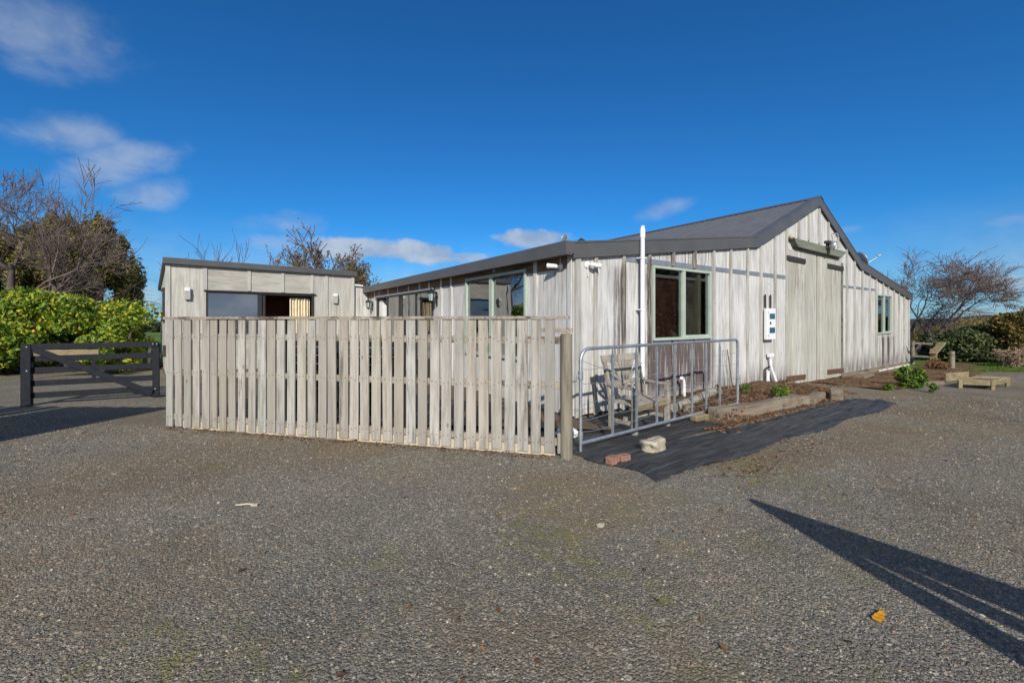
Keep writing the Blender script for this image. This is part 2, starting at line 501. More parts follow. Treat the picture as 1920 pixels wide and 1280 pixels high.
def gravelmat(name='gravel'):
    m, t = mat(name)
    oc = t.n('ShaderNodeTexCoord', out=3)
    wob = t.n('ShaderNodeTexNoise', {'Vector': oc, 'Scale': 30.0, 'Detail': 3.0}, out=1)
    p = t.add(oc, t.mul(wob, (.012, .012, .012)))
    v1 = t.n('ShaderNodeTexVoronoi', {'Vector': p, 'Scale': 62.0, 'Randomness': 1.0}, out=1)
    d1 = t.n('ShaderNodeTexVoronoi', {'Vector': p, 'Scale': 62.0}, out=0)
    v2 = t.n('ShaderNodeTexVoronoi', {'Vector': p, 'Scale': 150.0}, out=1)
    d2 = t.n('ShaderNodeTexVoronoi', {'Vector': p, 'Scale': 150.0}, out=0)
    s1 = t.n('ShaderNodeSeparateColor', {0: v1}, out=0)
    s2 = t.n('ShaderNodeSeparateColor', {0: v2}, out=1)
    cols = [(0, (.05, .05, .052)), (.3, (.14, .138, .136)), (.55, (.22, .212, .202)), (.75, (.27, .235, .205)), (.88, (.15, .155, .142)), (1, (.58, .55, .50))]
    c = t.mix(.5, t.ramp(s1, cols), t.ramp(s2, cols))
    big = t.noise(oc, .42, 5, .6, .5)
    med = t.noise(oc, 2.2, 6, .65, .3)
    c = t.mix(t.rng(t.m('ADD', t.m('MULTIPLY', big, .6), t.m('MULTIPLY', med, .4)), .46, .64, 0, .62), c, (.185, .15, .105))
    c = t.mix(t.rng(t.noise(oc, .9, 4, .6), .45, .7, 0, .38), c, (.095, .092, .09))
    v3 = t.n('ShaderNodeTexVoronoi', {'Vector': p, 'Scale': 17.0, 'Randomness': 1.0}, out=0)
    k3 = t.n('ShaderNodeSeparateColor', {0: t.n('ShaderNodeTexVoronoi', {'Vector': p, 'Scale': 17.0}, out=1)}, out=0)
    chip = t.m('MULTIPLY', t.m('LESS_THAN', v3, t.m('MULTIPLY', k3, .32)), t.m('GREATER_THAN', k3, .45))
    c = t.mix(t.m('MULTIPLY', chip, .8), c, t.ramp(k3, [(.45, (.07, .07, .075)), (.7, (.30, .28, .26)), (.85, (.34, .26, .20)), (1, (.48, .46, .42))]))
    ms = t.m('MULTIPLY', t.rng(t.noise(t.add(oc, (5.3, 2.1, 0)), .55, 4, .55), .52, .68), t.rng(t.noise(oc, 6.5, 6, .7), .47, .62))
    c = t.mix(t.m('MULTIPLY', ms, .75), c, (.19, .19, .055))
    br = t.noise(oc, 1.6, 6, .7, .4)
    fine = t.noise(oc, 26.0, 4, .7)
    def patch(x, y, r, th):
        dv = t.n('ShaderNodeVectorMath', {0: oc, 1: (x, y, 0.0)}, out=1, operation='DISTANCE')
        k = t.m('ADD', t.rng(dv, r * 1.3, 0.0, 0.0, 1.0), t.m('MULTIPLY', t.m('SUBTRACT', br, .5), 1.6))
        return t.rng(k, th, th + .35)
    bm = None
    for x, y, r in BROWN:
        k = patch(x, y, r, .25)
        bm = k if bm is None else t.m('MAXIMUM', bm, k)
    c = t.mix(t.m('MULTIPLY', bm, t.rng(fine, .36, .66, .15, .7)), c, (.19, .14, .09))
    mm = None
    for x, y, r, a in MOSS:
        k = t.m('MULTIPLY', patch(x, y, r, .3), a)
        mm = k if mm is None else t.m('MAXIMUM', mm, k)
    c = t.mix(t.m('MULTIPLY', mm, t.rng(fine, .42, .66, .0, .75)), c, t.mix(t.rng(br, .4, .6), (.17, .18, .045), (.24, .21, .08)))
    c = t.mix(1.0, c, t.mix(t.rng(t.noise(oc, .35, 4, .6), .35, .65), (1.14, 1.09, .96), (1.22, 1.11, .87)), 'MULTIPLY')
    c = t.mix(t.rng(t.noise(t.mul(oc, (.5, 1.4, 1)), .55, 5, .6, .6), .34, .66, 0, .38), c, t.mix(1.0, c, (.62, .62, .62), 'MULTIPLY'))
    h = t.m('ADD', t.m('MULTIPLY', t.m('SUBTRACT', .5, d1), .9), t.m('ADD', t.m('MULTIPLY', t.m('SUBTRACT', .5, d2), .4), t.m('MULTIPLY', med, 1.2)))
    finish(t, c, .9, h, .9, .014, .25)
    return m


M['gravel'] = gravelmat()


def pebmat():
    m, t = mat('loose_stones')
    rd = t.n('ShaderNodeNewGeometry', out=8)
    c = t.ramp(rd, [(0, (.06, .06, .064)), (.3, (.15, .148, .146)), (.6, (.23, .22, .21)), (.78, (.28, .235, .20)), (.88, (.26, .17, .12)), (.95, (.36, .34, .31)), (1, (.46, .44, .40))])
    c = t.mix(1.0, c, (1.12, 1.05, .90), 'MULTIPLY')
    finish(t, c, .85, spec=.25)
    return m


M['peb'] = pebmat()


def soilmat():
    m, t = mat('brown_litter_soil')
    oc = t.n('ShaderNodeTexCoord', out=3)
    v = t.n('ShaderNodeTexVoronoi', {'Vector': oc, 'Scale': 34.0}, out=1)
    s = t.n('ShaderNodeSeparateColor', {0: v}, out=0)
    c = t.ramp(s, [(0, (.05, .032, .022)), (.5, (.13, .075, .045)), (.8, (.21, .12, .07)), (1, (.30, .2, .12))])
    c = t.mix(t.rng(t.noise(oc, 3, 5, .6), .5, .7, 0, .5), c, (.09, .10, .035))
    finish(t, c, .95, t.noise(oc, 20, 6, .7), .8, .03, .15)
    return m


M['soil'] = soilmat()


def grassmat(name, a, b, scale=.25):
    m, t = mat(name)
    oc = t.n('ShaderNodeTexCoord', out=3)
    n1 = t.noise(oc, scale, 5, .6)
    n2 = t.noise(oc, 14, 5, .7)
    c = t.mix(t.rng(n1, .35, .65), a, b)
    c = t.mix(t.rng(n2, .4, .7, 0, .5), c, tuple(v * .55 for v in a))
    finish(t, c, .9, n2, .6, .05, .15)
    return m


M['field'] = grassmat('pasture', (.085, .16, .022), (.17, .22, .035), .06)
M['lawn'] = grassmat('lawn', (.09, .15, .025), (.15, .20, .04), .6)
M['hill'] = grassmat('hill_scrub', (.075, .062, .040), (.045, .050, .025), .05)


def meshmat():
    """woven black weed mat with pale green marker threads along its length"""
    m, t = mat('weed_mat')
    oc = t.n('ShaderNodeTexCoord', out=3)
    q = t.t.nodes.new('ShaderNodeSeparateXYZ')
    t.link(oc, q.inputs[0])
    wob = t.m('MULTIPLY', t.m('SUBTRACT', t.noise(oc, 1.1, 3, .5), .5), .05)
    u = t.m('FRACT', t.m('MULTIPLY', t.m('ADD', q.outputs[1], wob), 3.6))
    line = t.m('LESS_THAN', t.m('ABSOLUTE', t.m('SUBTRACT', u, .5)), .014)
    n1 = t.noise(t.mul(oc, (.4, 3, 1)), 5, 6, .65)
    c = t.mix(t.rng(n1, .3, .72), (.016, .0165, .018), (.066, .066, .069))
    dirt = t.rng(t.noise(oc, 1.7, 6, .7), .56, .72, 0, .45)
    c = t.mix(t.m('MULTIPLY', line, .55), c, (.10, .22, .22))
    c = t.mix(dirt, c, (.12, .10, .08))
    wv = t.m('MULTIPLY', t.m('SINE', t.m('MULTIPLY', q.outputs[0], 700.0)), t.m('SINE', t.m('MULTIPLY', q.outputs[1], 700.0)))
    finish(t, c, .5, t.m('ADD', wv, t.m('MULTIPLY', n1, 8.0)), .35, .006, .4)
    return m


M['weedmat'] = meshmat()
M['citrus'] = leafmat('citrus_leaves', [(.03, .07, .012), (.09, .19, .022), (.20, .31, .03), (.36, .43, .04), (.60, .53, .05)], .45, .28, .4)
M['lemon'] = plain('yellow_orange_fruit', (.75, .42, .03), .45, 0, .1, 6)
M['conifer'] = leafmat('conifer_sprays', [(.07, .07, .024), (.17, .165, .05), (.27, .245, .075), (.31, .23, .10)], .7, .12, .15)
M['autumn'] = leafmat('autumn_leaves', [(.05, .08, .02), (.12, .14, .03), (.20, .13, .04), (.25, .12, .04)], .5, .3)
M['darkshrub'] = leafmat('dark_shrub_leaves', [(.02, .035, .012), (.05, .08, .03), (.10, .135, .045), (.16, .17, .06)], .6, .15)
M['oliveshrub'] = leafmat('olive_brown_leaves', [(.06, .052, .018), (.15, .125, .035), (.25, .20, .055), (.33, .23, .09)], .6, .2)
M['fernleaf'] = leafmat('bright_green_leaves', [(.02, .06, .015), (.06, .14, .02), (.12, .22, .03), (.30, .33, .05)], .45, .3)
M['brownleaf'] = leafmat('dry_brown_leaves', [(.08, .04, .022), (.16, .075, .035), (.24, .12, .055), (.33, .2, .10)], .7, .15)
M['yellowleaf'] = plain('yellow_leaf', (.60, .27, .012), .5, 0, .15, 30)
M['grassblade'] = leafmat('grass_blades', [(.06, .12, .015), (.12, .21, .025), (.20, .26, .05)], .6, .3)
M['farhedge'] = leafmat('far_hedge_leaves', [(.022, .035, .018), (.05, .07, .03)], .8, .1)

rg = np.random.default_rng(7)
random.seed(11)
exec_order = []


# ------------------------------------------------------------------ ground and setting
def ground():
    xs = np.unique(np.concatenate([np.linspace(-30, 40, 71), np.array([-900, -500, -250, -120, -60, 60, 120, 250, 500, 900])]))
    ys = np.unique(np.concatenate([np.linspace(-20, 40, 61), np.array([-900, -400, -150, -60, 60, 120, 250, 500, 900])]))
    V = [(x, y, gz(x, y)) for y in ys for x in xs]
    w = len(xs)
    F = [(j * w + i, j * w + i + 1, (j + 1) * w + i + 1, (j + 1) * w + i) for j in range(len(ys) - 1) for i in range(w - 1)]
    tag(npmesh('ground', V, F, M['gravel'], None, True), kind='structure')
    a = [at(-700, 15.6, .012), at(150, 15.6, .012), at(345, 15.2, .012), at(345, 900, .012), at(-1500, 900, .012)]
    tag(MB().add(a, [(0, 1, 2, 3, 4)]).build('field', M['field']), kind='structure')
    # lawn strip beyond the gravel on the right
    def lawn(u, v):
        px = 1700 + u * 700
        p = at(px, 15.6 + 1.2 * math.sin(u * 5) * .3 + v * 8)
        return (p.x, p.y, gz(p.x) + .015)
    tag(MB().grid(lawn, 20, 8).build('lawn', M['lawn']), kind='structure')
    # low scrubby ridge far off on the right, and rising pasture on the far left
    def hill(u, v):
        px = 1560 + u * 1000
        d = 110 + v * 120
        p = at(px, d)
        prof = min(1, u * 3.2) * (1.0 + .35 * math.sin(u * 7) * u)
        h = math.sin(min(1, v * 1.4) * math.pi / 2) * 3.6 * prof + .8 * math.sin(px * .05 + d * .08) * v
        return (p.x, p.y, -.3 + max(0, h))
    tag(MB().grid(hill, 60, 16).build('hill', M['hill']), kind='structure')


ground()


def pebbles():
    n = 190000
    D = np.sqrt(rg.uniform(1.7 ** 2, 9.5 ** 2, n * 2))
    keep = rg.random(n * 2) < np.clip((2.9 / D) ** 1.2, .12, 1)
    D = D[keep][:n]
    n = len(D)
    X = rg.uniform(-1.3, 1.3, n) * D
    P = CAMP[:2] + X[:, None] * RGT + D[:, None] * FWD
    ok = ~((P[:, 0] > -1.3) & (P[:, 0] < 6.6) & (P[:, 1] > -2.64 + rg.normal(0, .05, len(P)))) & ~((P[:, 0] * 1.11 + P[:, 1] > -2.95) & (P[:, 1] > -1.6)) & (P[:, 0] < 9)
    P = P[ok]
    n = len(P)
    s = (rg.gamma(2.4, .0016, n) + .0023) * (.66 + .05 * np.linalg.norm(P - CAMP[:2], axis=1))
    keep = np.ones(n, bool)
    for mx, my, mr, _ in MOSS:
        dd = np.hypot(P[:, 0] - mx, P[:, 1] - my) / mr
        keep &= (dd > 1) | (rg.random(n) > .45)
    P, s = P[keep], s[keep]
    n = len(P)
    s = np.minimum(s, .024)
    base = np.array([(1, 0, 0), (-1, 0, 0), (0, 1, 0), (0, -1, 0), (0, 0, 1), (0, 0, -1)], float)
    V = base[None] * rg.uniform(.6, 1.25, (n, 6, 1)) + rg.normal(0, .18, (n, 6, 3))
    V[:, :, 2] *= .55
    a = rg.uniform(0, 6.28, n)
    c, si = np.cos(a)[:, None], np.sin(a)[:, None]
    x = V[:, :, 0] * c - V[:, :, 1] * si
    y = V[:, :, 0] * si + V[:, :, 1] * c
    V = np.stack([x, y, V[:, :, 2]], -1) * s[:, None, None]
    V[:, :, 0] += P[:, 0, None]
    V[:, :, 1] += P[:, 1, None]
    V[:, :, 2] += (s * .18)[:, None]
    f = np.array([(0, 2, 4), (2, 1, 4), (1, 3, 4), (3, 0, 4), (2, 0, 5), (1, 2, 5), (3, 1, 5), (0, 3, 5)])
    F = (np.arange(n)[:, None, None] * 6 + f[None]).reshape(-1, 3)
    tag(npmesh('gravel', V.reshape(-1, 3), F, M['peb']), kind='stuff')


pebbles()


# ------------------------------------------------------------------ barn
BARN = thing('barn', 'long weathered grey board and batten barn with charcoal gabled roof', 'barn')
ROOF = [(-.05, 2.98), (6.15, 3.76), (9.9, 5.38), (13.38, 3.70), (19.36, 2.76)]    # roof line along the gable


def roofz(x):
    for (a, za), (b, zb) in zip(ROOF, ROOF[1:]):
        if a <= x <= b:
            return za + (zb - za) * (x - a) / (b - a)
    return ROOF[0][1] if x < 0 else ROOF[-1][1]


def wallz(x):
    return roofz(x) - .16


def panel(mb, x0, x1, z0, z1=None, y0=0.0, y1=.03, g=.004):
    """one sheet of the gable between two battens, its top cut to the roof line unless z1 is given"""
    xs = [x0 + g, x1 - g]
    if z1 is None:
        xs = [x0 + g] + [a for a, _ in ROOF[1:-1] if x0 + g < a < x1 - g] + [x1 - g]
        top = [(x, wallz(x)) for x in xs]
    else:
        top = [(xs[0], z1), (xs[1], z1)]
    pts = [(xs[0], 0, z0), (xs[-1], 0, z0)] + [(x, 0, z) for x, z in reversed(top)]
    mb.prism(pts, (0, y0, 0), (0, y1, 0))


BAT = [.09, .52, 1.25, 2.0, 2.74, 3.5, 4.26, 4.98, 5.75, 6.42, 7.18, 7.84, 8.59, 9.26, 10.0, 10.68, 11.43, 12.15, 12.86, 13.59, 14.31, 14.98, 15.75, 16.36, 17.04, 17.67, 18.37, 19.03]
WIN1 = (2.1, 4.15, 1.29, 2.79)
WIN2 = (15.05, 16.75, 1.18, 2.66)
DOOR = (7.88, 11.66, 3.66)


def gable():
    w = MB()
    edges = [0.0] + BAT[1:-1] + [19.1]
    for a, b in zip(edges, edges[1:]):
        if a > .4 and not (7.7 < a < 11.7):
            a += .036 + (.020 if a < 7 else .032)          # open joint on the far side of each batten
        zb = .06 if a < 7.5 else (gz(a) + .14)
        seg = []
        cut = None
        for wn in (WIN1, WIN2):
            if a < wn[1] - .02 and b > wn[0] + .02:
                cut = wn
        if a > 7.7 and b < 11.8:
            panel(w, a, b, DOOR[2])
            continue
        if cut is None:
            panel(w, a, b, zb)
            continue
        x0, x1, z0, z1 = cut
        for p, q in ((a, min(b, x0)), (max(a, x1), b)):
            if q - p > .02:
                panel(w, p, q, zb)
        p, q = max(a, x0), min(b, x1)
        if q - p > .02:
            panel(w, p, q, zb, z0)
            panel(w, p, q, z1 + .01)
    w.build('gable_wall', M['wall'], BARN)
    b = MB()
    for x in BAT:
        zb = .03 if x < 7.5 else gz(x) + .12
        wd = .036 if x > .3 else .06
        zt = wallz(x) - .012
        j = random.uniform(-.01, .01)
        if 7.9 < x < 11.6:
            b.box(x - wd, x + wd, -.045, -.001, 4.02 if 8 < x < 11.5 else DOOR[2], zt)
            continue
        spans = [(zb, zt)]
        for wn in (WIN1, WIN2):
            if wn[0] + .05 < x < wn[1] - .05:
                spans = [(zb, wn[2] - .06), (wn[3] + .02, zt)]
        for z0, z1 in spans:
            y = -.050 - (.02 if z0 > 2.5 and x < 6 else 0)
            if z1 > z0:
                b.box(x - wd + j * .3, x + wd + j * .3, y, -.001, z0, z1)
    b.build('batten', M['batten'], BARN, .004)
    for a, q in zip([1.25, 2.0, 2.74, 3.5] + [4.26, 4.98, 5.75, 6.42, 7.18], [2.0, 2.74, 3.5, 4.26, 4.98, 5.75, 6.42, 7.18, 7.84]):
        MB().box(a + .037, q - .037, -.012, -.001, 2.80 + .003 * a, 2.90 + .003 * a).build('flashing', M['flash'], BARN)
    for a, q in zip([11.7] + BAT[17:21], [12.15] + BAT[18:22]):
        MB().box(a + .037, q - .037, -.012, -.001, 2.77, 2.85).build('flashing', M['flash'], BARN)
    base = MB()
    base.box(11.75, 19.0, -.05, 0, -.22, -.04)
    base.build('base_board', M['sleeper'], BARN)
    MB().box(15.2, 19.12, -.075, -.052, -.25, -.14).build('footing', M['white_flash'], BARN)
    ib = MB()
    ib.box(.12, 19, 2.4, 2.46, 0, 2.95)
    ib.box(6.6, 6.66, .1, 2.39, 0, 3.3)
    ib.box(14.2, 14.26, .1, 2.39, 0, 3.3)
    ib.build('inner_wall', M['inner'], BARN)
    MB().box(.05, 19.0, .05, 12.2, -.3, .02).build('inner_floor', M['floorin'], BARN)


def window_g(wn, mull, cream=True):
    x0, x1, z0, z1 = wn
    f = MB()
    t = .055
    y0, y1 = -.045, .05
    f.box(x0, x1, y0, y1, z1 - t, z1)
    f.box(x0, x1, y0 - .012, y1, z0, z0 + t)
    f.box(x0, x0 + t, y0, y1, z0 + t, z1 - t)
    f.box(x1 - t, x1, y0, y1, z0 + t, z1 - t)
    fo = f.build('window', M['greenframe'], BARN, .004)
    MB().box(mull - .05, mull + .05, y0 + .008, y1 - .01, z0 + t, z1 - t).build('mullion', M['greenframe'], fo)
    for a, b in ((x0 + t, mull - .05), (mull + .05, x1 - t)):
        MB().box(a, b, .008, .014, z0 + t, z1 - t).build('pane', M['glass'], fo)
    s = MB()
    s.box(mull + .05, x1 - t, .0, .03, z0 + t, z0 + t + .035)
    s.box(mull + .05, mull + .075, .0, .03, z0 + t + .036, z1 - t)
    s.build('sash', M['greenframe'], fo)
    if cream:
        MB().box(x1 - .42, x1 - .30, .03, .28, z0 + t, z1 - t).build('reveal', M['creamframe'], fo)
        MB().box(x0 + t, x1 - t, .06, .075, z1 - .22, z1 - .16).build('blind_rail', M['white'], fo)
        for a, b, m, lb in ((x0 + .02, mull - .01, 'leafrefl', 'red brown sheet with painted leaf reflections behind the left pane of the gable window'), (mull + .01, x1 - .44, 'nettan', 'grey brown net curtain behind the right pane of the gable window')):
            cu = MB().grid(lambda u, v: (a + (b - a) * u, .13 + .014 * math.sin(u * 31) + .01 * math.sin(u * 13 + v * 3), z0 + .02 + (z1 - z0 - .22) * v), 60, 6)
            tag(cu.build('pane_sheet', M[m]), lb, 'curtain')
    return fo


def barn_doors():
    for a, b, hx0, hx1, zt in ((7.92, 9.745, 7.80, 8.95, 3.40), (9.815, 11.66, 10.55, 11.78, 3.38)):
        d = MB()
        n = 9
        for i in range(n):
            p, q = a + (b - a) * i / n, a + (b - a) * (i + 1) / n
            d.box(p + .005, q - .005, -.03 + random.uniform(-.002, .002), .02, -.12 + random.uniform(0, .02), 3.66)
        do = d.build('barn_door', M['door'], BARN, .003)
        for z, m, slope in ((zt, 'darkiron', -.015), (.10, 'rust', -.03)):
            h = MB()
            h.bar((hx0, -.05, z), (hx1, -.05, z + slope), .03, .14)
            for k in range(5):
                x = hx0 + .12 + (hx1 - hx0 - .2) * k / 4
                h.lathe([(0, .03), (.022, .02), (.022, 0)], (x, -.06, z + slope * k / 4), (0, -1, 0), 8)
            h.build('hinge_strap', M[m], do, .004)
    v = MB()
    v.box(9.755, 9.805, -.004, .02, -.1, 3.66)
    v.build('door_gap_strip', M['darkiron'], BARN)
    MB().box(7.855, 7.905, -.004, .02, -.1, 3.66).build('door_gap_strip', M['darkiron'], BARN)
    MB().box(11.69, 11.77, -.05, 0, -.12, 3.55).build('door_jamb', M['greenbeam'], BARN)
    g = MB()
    pts = [(7.98, 0, 3.95), (8.22, 0, 3.72), (11.33, 0, 3.68), (11.66, 0, 3.86), (11.62, 0, 3.90)]
    g.prism(pts, (0, -.16, 0), (0, -.005, 0))
    g.build('track_cover', M['greenbeam'], BARN, .01)


def side_wall():
    w = MB()
    OP = [(1.30, 3.79, .9, 2.70), (5.75, 10.95, .05, 2.56)]
    ed = [0.03, 1.0, 2.5, 4.65, 5.2, 6.6, 8.3, 9.6, 11.0, 12.28]
    for a, b in zip(ed, ed[1:]):
        cuts = sorted(set([a, b] + [v for o in OP for v in o[:2] if a < v < b]))
        for p, q in zip(cuts, cuts[1:]):
            mid = (p + q) / 2
            o = next((o for o in OP if o[0] < mid < o[1]), None)
            for z0, z1 in ([(.05, 2.95)] if o is None else [(.05, o[2]), (o[3], 2.95)]):
                if z1 - z0 > .03:
                    w.box(0, .03, p + .002, q - .002, z0, z1)
    w.build('side_wall', M['side'], BARN)
    b = MB()
    for v in (.06, 1.02, 4.6, 5.2, 11.2, 12.2):
        MB().box(-.035, -.001, v - .05, v + .05, .05, 2.92).build('side_batten', M['side'], BARN, .004)
    for v in (6.0, 6.7, 7.6, 8.6, 9.6, 10.6, 2.5):
        MB().box(-.035, -.001, v - .04, v + .04, 2.74 if v == 2.5 else 2.6, 2.92).build('side_batten', M['side'], BARN, .004)
    MB().box(-.20, -.002, -.02, 12.3, 2.93, 2.955).build('soffit', M['eave'], BARN)
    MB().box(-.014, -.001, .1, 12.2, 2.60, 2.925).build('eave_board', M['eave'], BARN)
    g = MB()
    g.box(-.235, -.205, -.10, 12.3, 2.79, 3.02)
    g.box(-.205, -.09, -.10, 12.3, 2.79, 2.815)
    g.box(-.205, -.06, -.105, -.085, 2.816, 3.02)
    for v in (3.2, 6.4, 9.5):
        g.box(-.238, -.2355, v - .015, v + .015, 2.79, 3.02)
    g.build('gutter', M['fascia'], BARN, .005)
    # window on the side wall
    y0, y1, z0, z1 = OP[0]
    f = MB()
    t = .06
    f.box(-.05, .05, y0, y1, z1 - t, z1)
    f.box(-.06, .05, y0, y1, z0, z0 + t)
    f.box(-.05, .05, y0, y0 + t, z0 + t, z1 - t)
    f.box(-.05, .05, y1 - t, y1, z0 + t, z1 - t)
    fo = f.build('window', M['greenframe'], BARN, .004)
    mu = 2.62
    MB().box(-.042, .04, mu - .06, mu + .06, z0 + t, z1 - t).build('mullion', M['greenframe'], fo)
    for a, b in ((y0 + t, mu - .06), (mu + .06, y1 - t)):
        MB().box(.008, .014, a, b, z0 + t, z1 - t).build('pane', M['glassd'], fo)
    MB().box(.03, .3, y1 - .2, y1 - .07, z0 + t, z1 - t).build('reveal', M['creamframe'], fo)
    # glazed sliding door
    y0, y1, z0, z1 = OP[1]
    f = MB()
    f.box(-.03, .06, y0, y1, z1 - .06, z1)
    f.box(-.03, .06, y0, y0 + .06, z0, z1 - .06)
    f.box(-.03, .06, y1 - .06, y1, z0, z1 - .06)
    f.box(-.03, .06, y0, y1, z0 - .03, z0)
    fo = f.build('sliding_door', M['bronze'], BARN)
    MB().box(-.09, -.0315, y0 - .1, y1 + .1, z1 - .01, z1 + .04).build('head_flashing', M['flash'], fo)
    s = MB()
    for v in (7.05, 8.3, 8.5, 9.75):
        s.box(-.02, .04, v - .04, v + .04, z0, z1 - .061)
    s.build('sash', M['bronze'], fo)
    for a, b in ((y0 + .06, 7.0), (7.1, 8.25), (8.55, 9.7)):
        MB().box(.005, .011, a, b, z0, z1 - .061).build('pane', M['glassd'], fo)
    MB().box(.06, .3, 10.5, 10.9, .1, 2.45).build('inner_reveal', M['white_flash'], fo)


def roofs():
    # ribbed sheets: ribs run down the slope
    names = ('lean_to_roof', 'main_roof', 'main_roof', 'lean_to_roof')
    for i, ((a, za), (b, zb)) in enumerate(zip(ROOF, ROOF[1:])):
        r = MB()
        if i == 0:
            a, za = -.22, ROOF[0][1]
        prof = []
        v = -.05
        while v < 12.35:
            prof += [(v, 0), (v + .14, 0), (v + .16, .007), (v + .19, .007)]
            v += .21
        A = [(a, y, za + .01 + h) for y, h in prof]
        Bp = [(b, y, zb + .01 + h) for y, h in prof]
        n = len(prof)
        r.add(A + Bp, [(k, k + 1, n + k + 1, n + k) for k in range(n - 1)])
        L = [(a, -.02, za - .03), (a, 12.3, za - .03), (b, 12.3, zb - .03), (b, -.02, zb - .03)]
        r.add(L, [(0, 1, 2, 3)])
        r.build(names[i], M['roof'], BARN)
    rc = MB()
    z = ROOF[2][1]
    rc.add([(9.70, -.1, z - .055), (9.9, -.1, z + .045), (10.1, -.1, z - .06), (9.70, 12.35, z - .055), (9.9, 12.35, z + .045), (10.1, 12.35, z - .06)], [(0, 1, 4, 3), (1, 2, 5, 4)])
    rc.build('ridge_cap', M['fascia'], BARN)
    bg = MB()
    D = .235
    for (a, za), (b, zb) in zip(ROOF, ROOF[1:]):
        sx = 1 / math.cos(math.atan2(zb - za, b - a))
        d = D * min(sx, 1.12)
        bg.prism([(a, 0, za - d), (b, 0, zb - d), (b, 0, zb + .02), (a, 0, za + .02)], (0, -.075, 0), (0, -.055, 0))
        bg.prism([(a, 0, za + .02), (b, 0, zb + .02), (b, 0, zb + .05), (a, 0, za + .05)], (0, -.085, 0), (0, .11, 0))
    bg.build('barge_cap', M['fascia'], BARN)
    e = MB()
    e.box(19.08, 19.11, .0, 12.3, -.25, 2.6)
    e.box(.03, 19.08, 12.27, 12.3, -.25, 2.95)
    pts = [(.05, 0, 2.9)] + [(x, 0, z - .05) for x, z in ROOF[1:-1]] + [(19.05, 0, 2.6)]
    e.prism(pts, (0, 12.24, 0), (0, 12.265, 0))
    e.build('back_wall', M['ext'], BARN)


gable()
window_g(WIN1, 3.13)
window_g(WIN2, 15.9, False)
barn_doors()
side_wall()
roofs()

# ------------------------------------------------------------------ flat roofed extension
EA = R(6.5)
EL = Vector((-6.315, 11.3, 0))
ED = Vector((math.cos(EA), math.sin(EA), 0))     # along its front
EN = Vector((math.sin(EA), -math.cos(EA), 0))    # out of its front
EXT = thing('extension', 'flat roofed grey plywood extension behind the picket fence', 'building', EL)
ELEN = 5.33
TOPF, BOTF = 3.59, 3.41


def ep(s, o=0.0, z=0.0):
    return EL + ED * s + EN * o + Vector((0, 0, z))


def ebox(mb, s0, s1, o0, o1, z0, z1):
    vs = [ep(s, o, z) for z in (z0, z1) for s, o in ((s0, o0), (s1, o0), (s1, o1), (s0, o1))]
    mb.add(vs, [(0, 1, 2, 3), (7, 6, 5, 4), (0, 4, 5, 1), (1, 5, 6, 2), (2, 6, 7, 3), (3, 7, 4, 0)])


def es(px):
    """distance along the extension front at a bearing"""
    d = FWD + (px - 960) / 800 * RGT
    m = np.array([d, [-ED.x, -ED.y]]).T
    t, s = np.linalg.solve(m, np.array([EL.x, EL.y]) - CAMP[:2])
    return float(s)


ELEN = es(663)


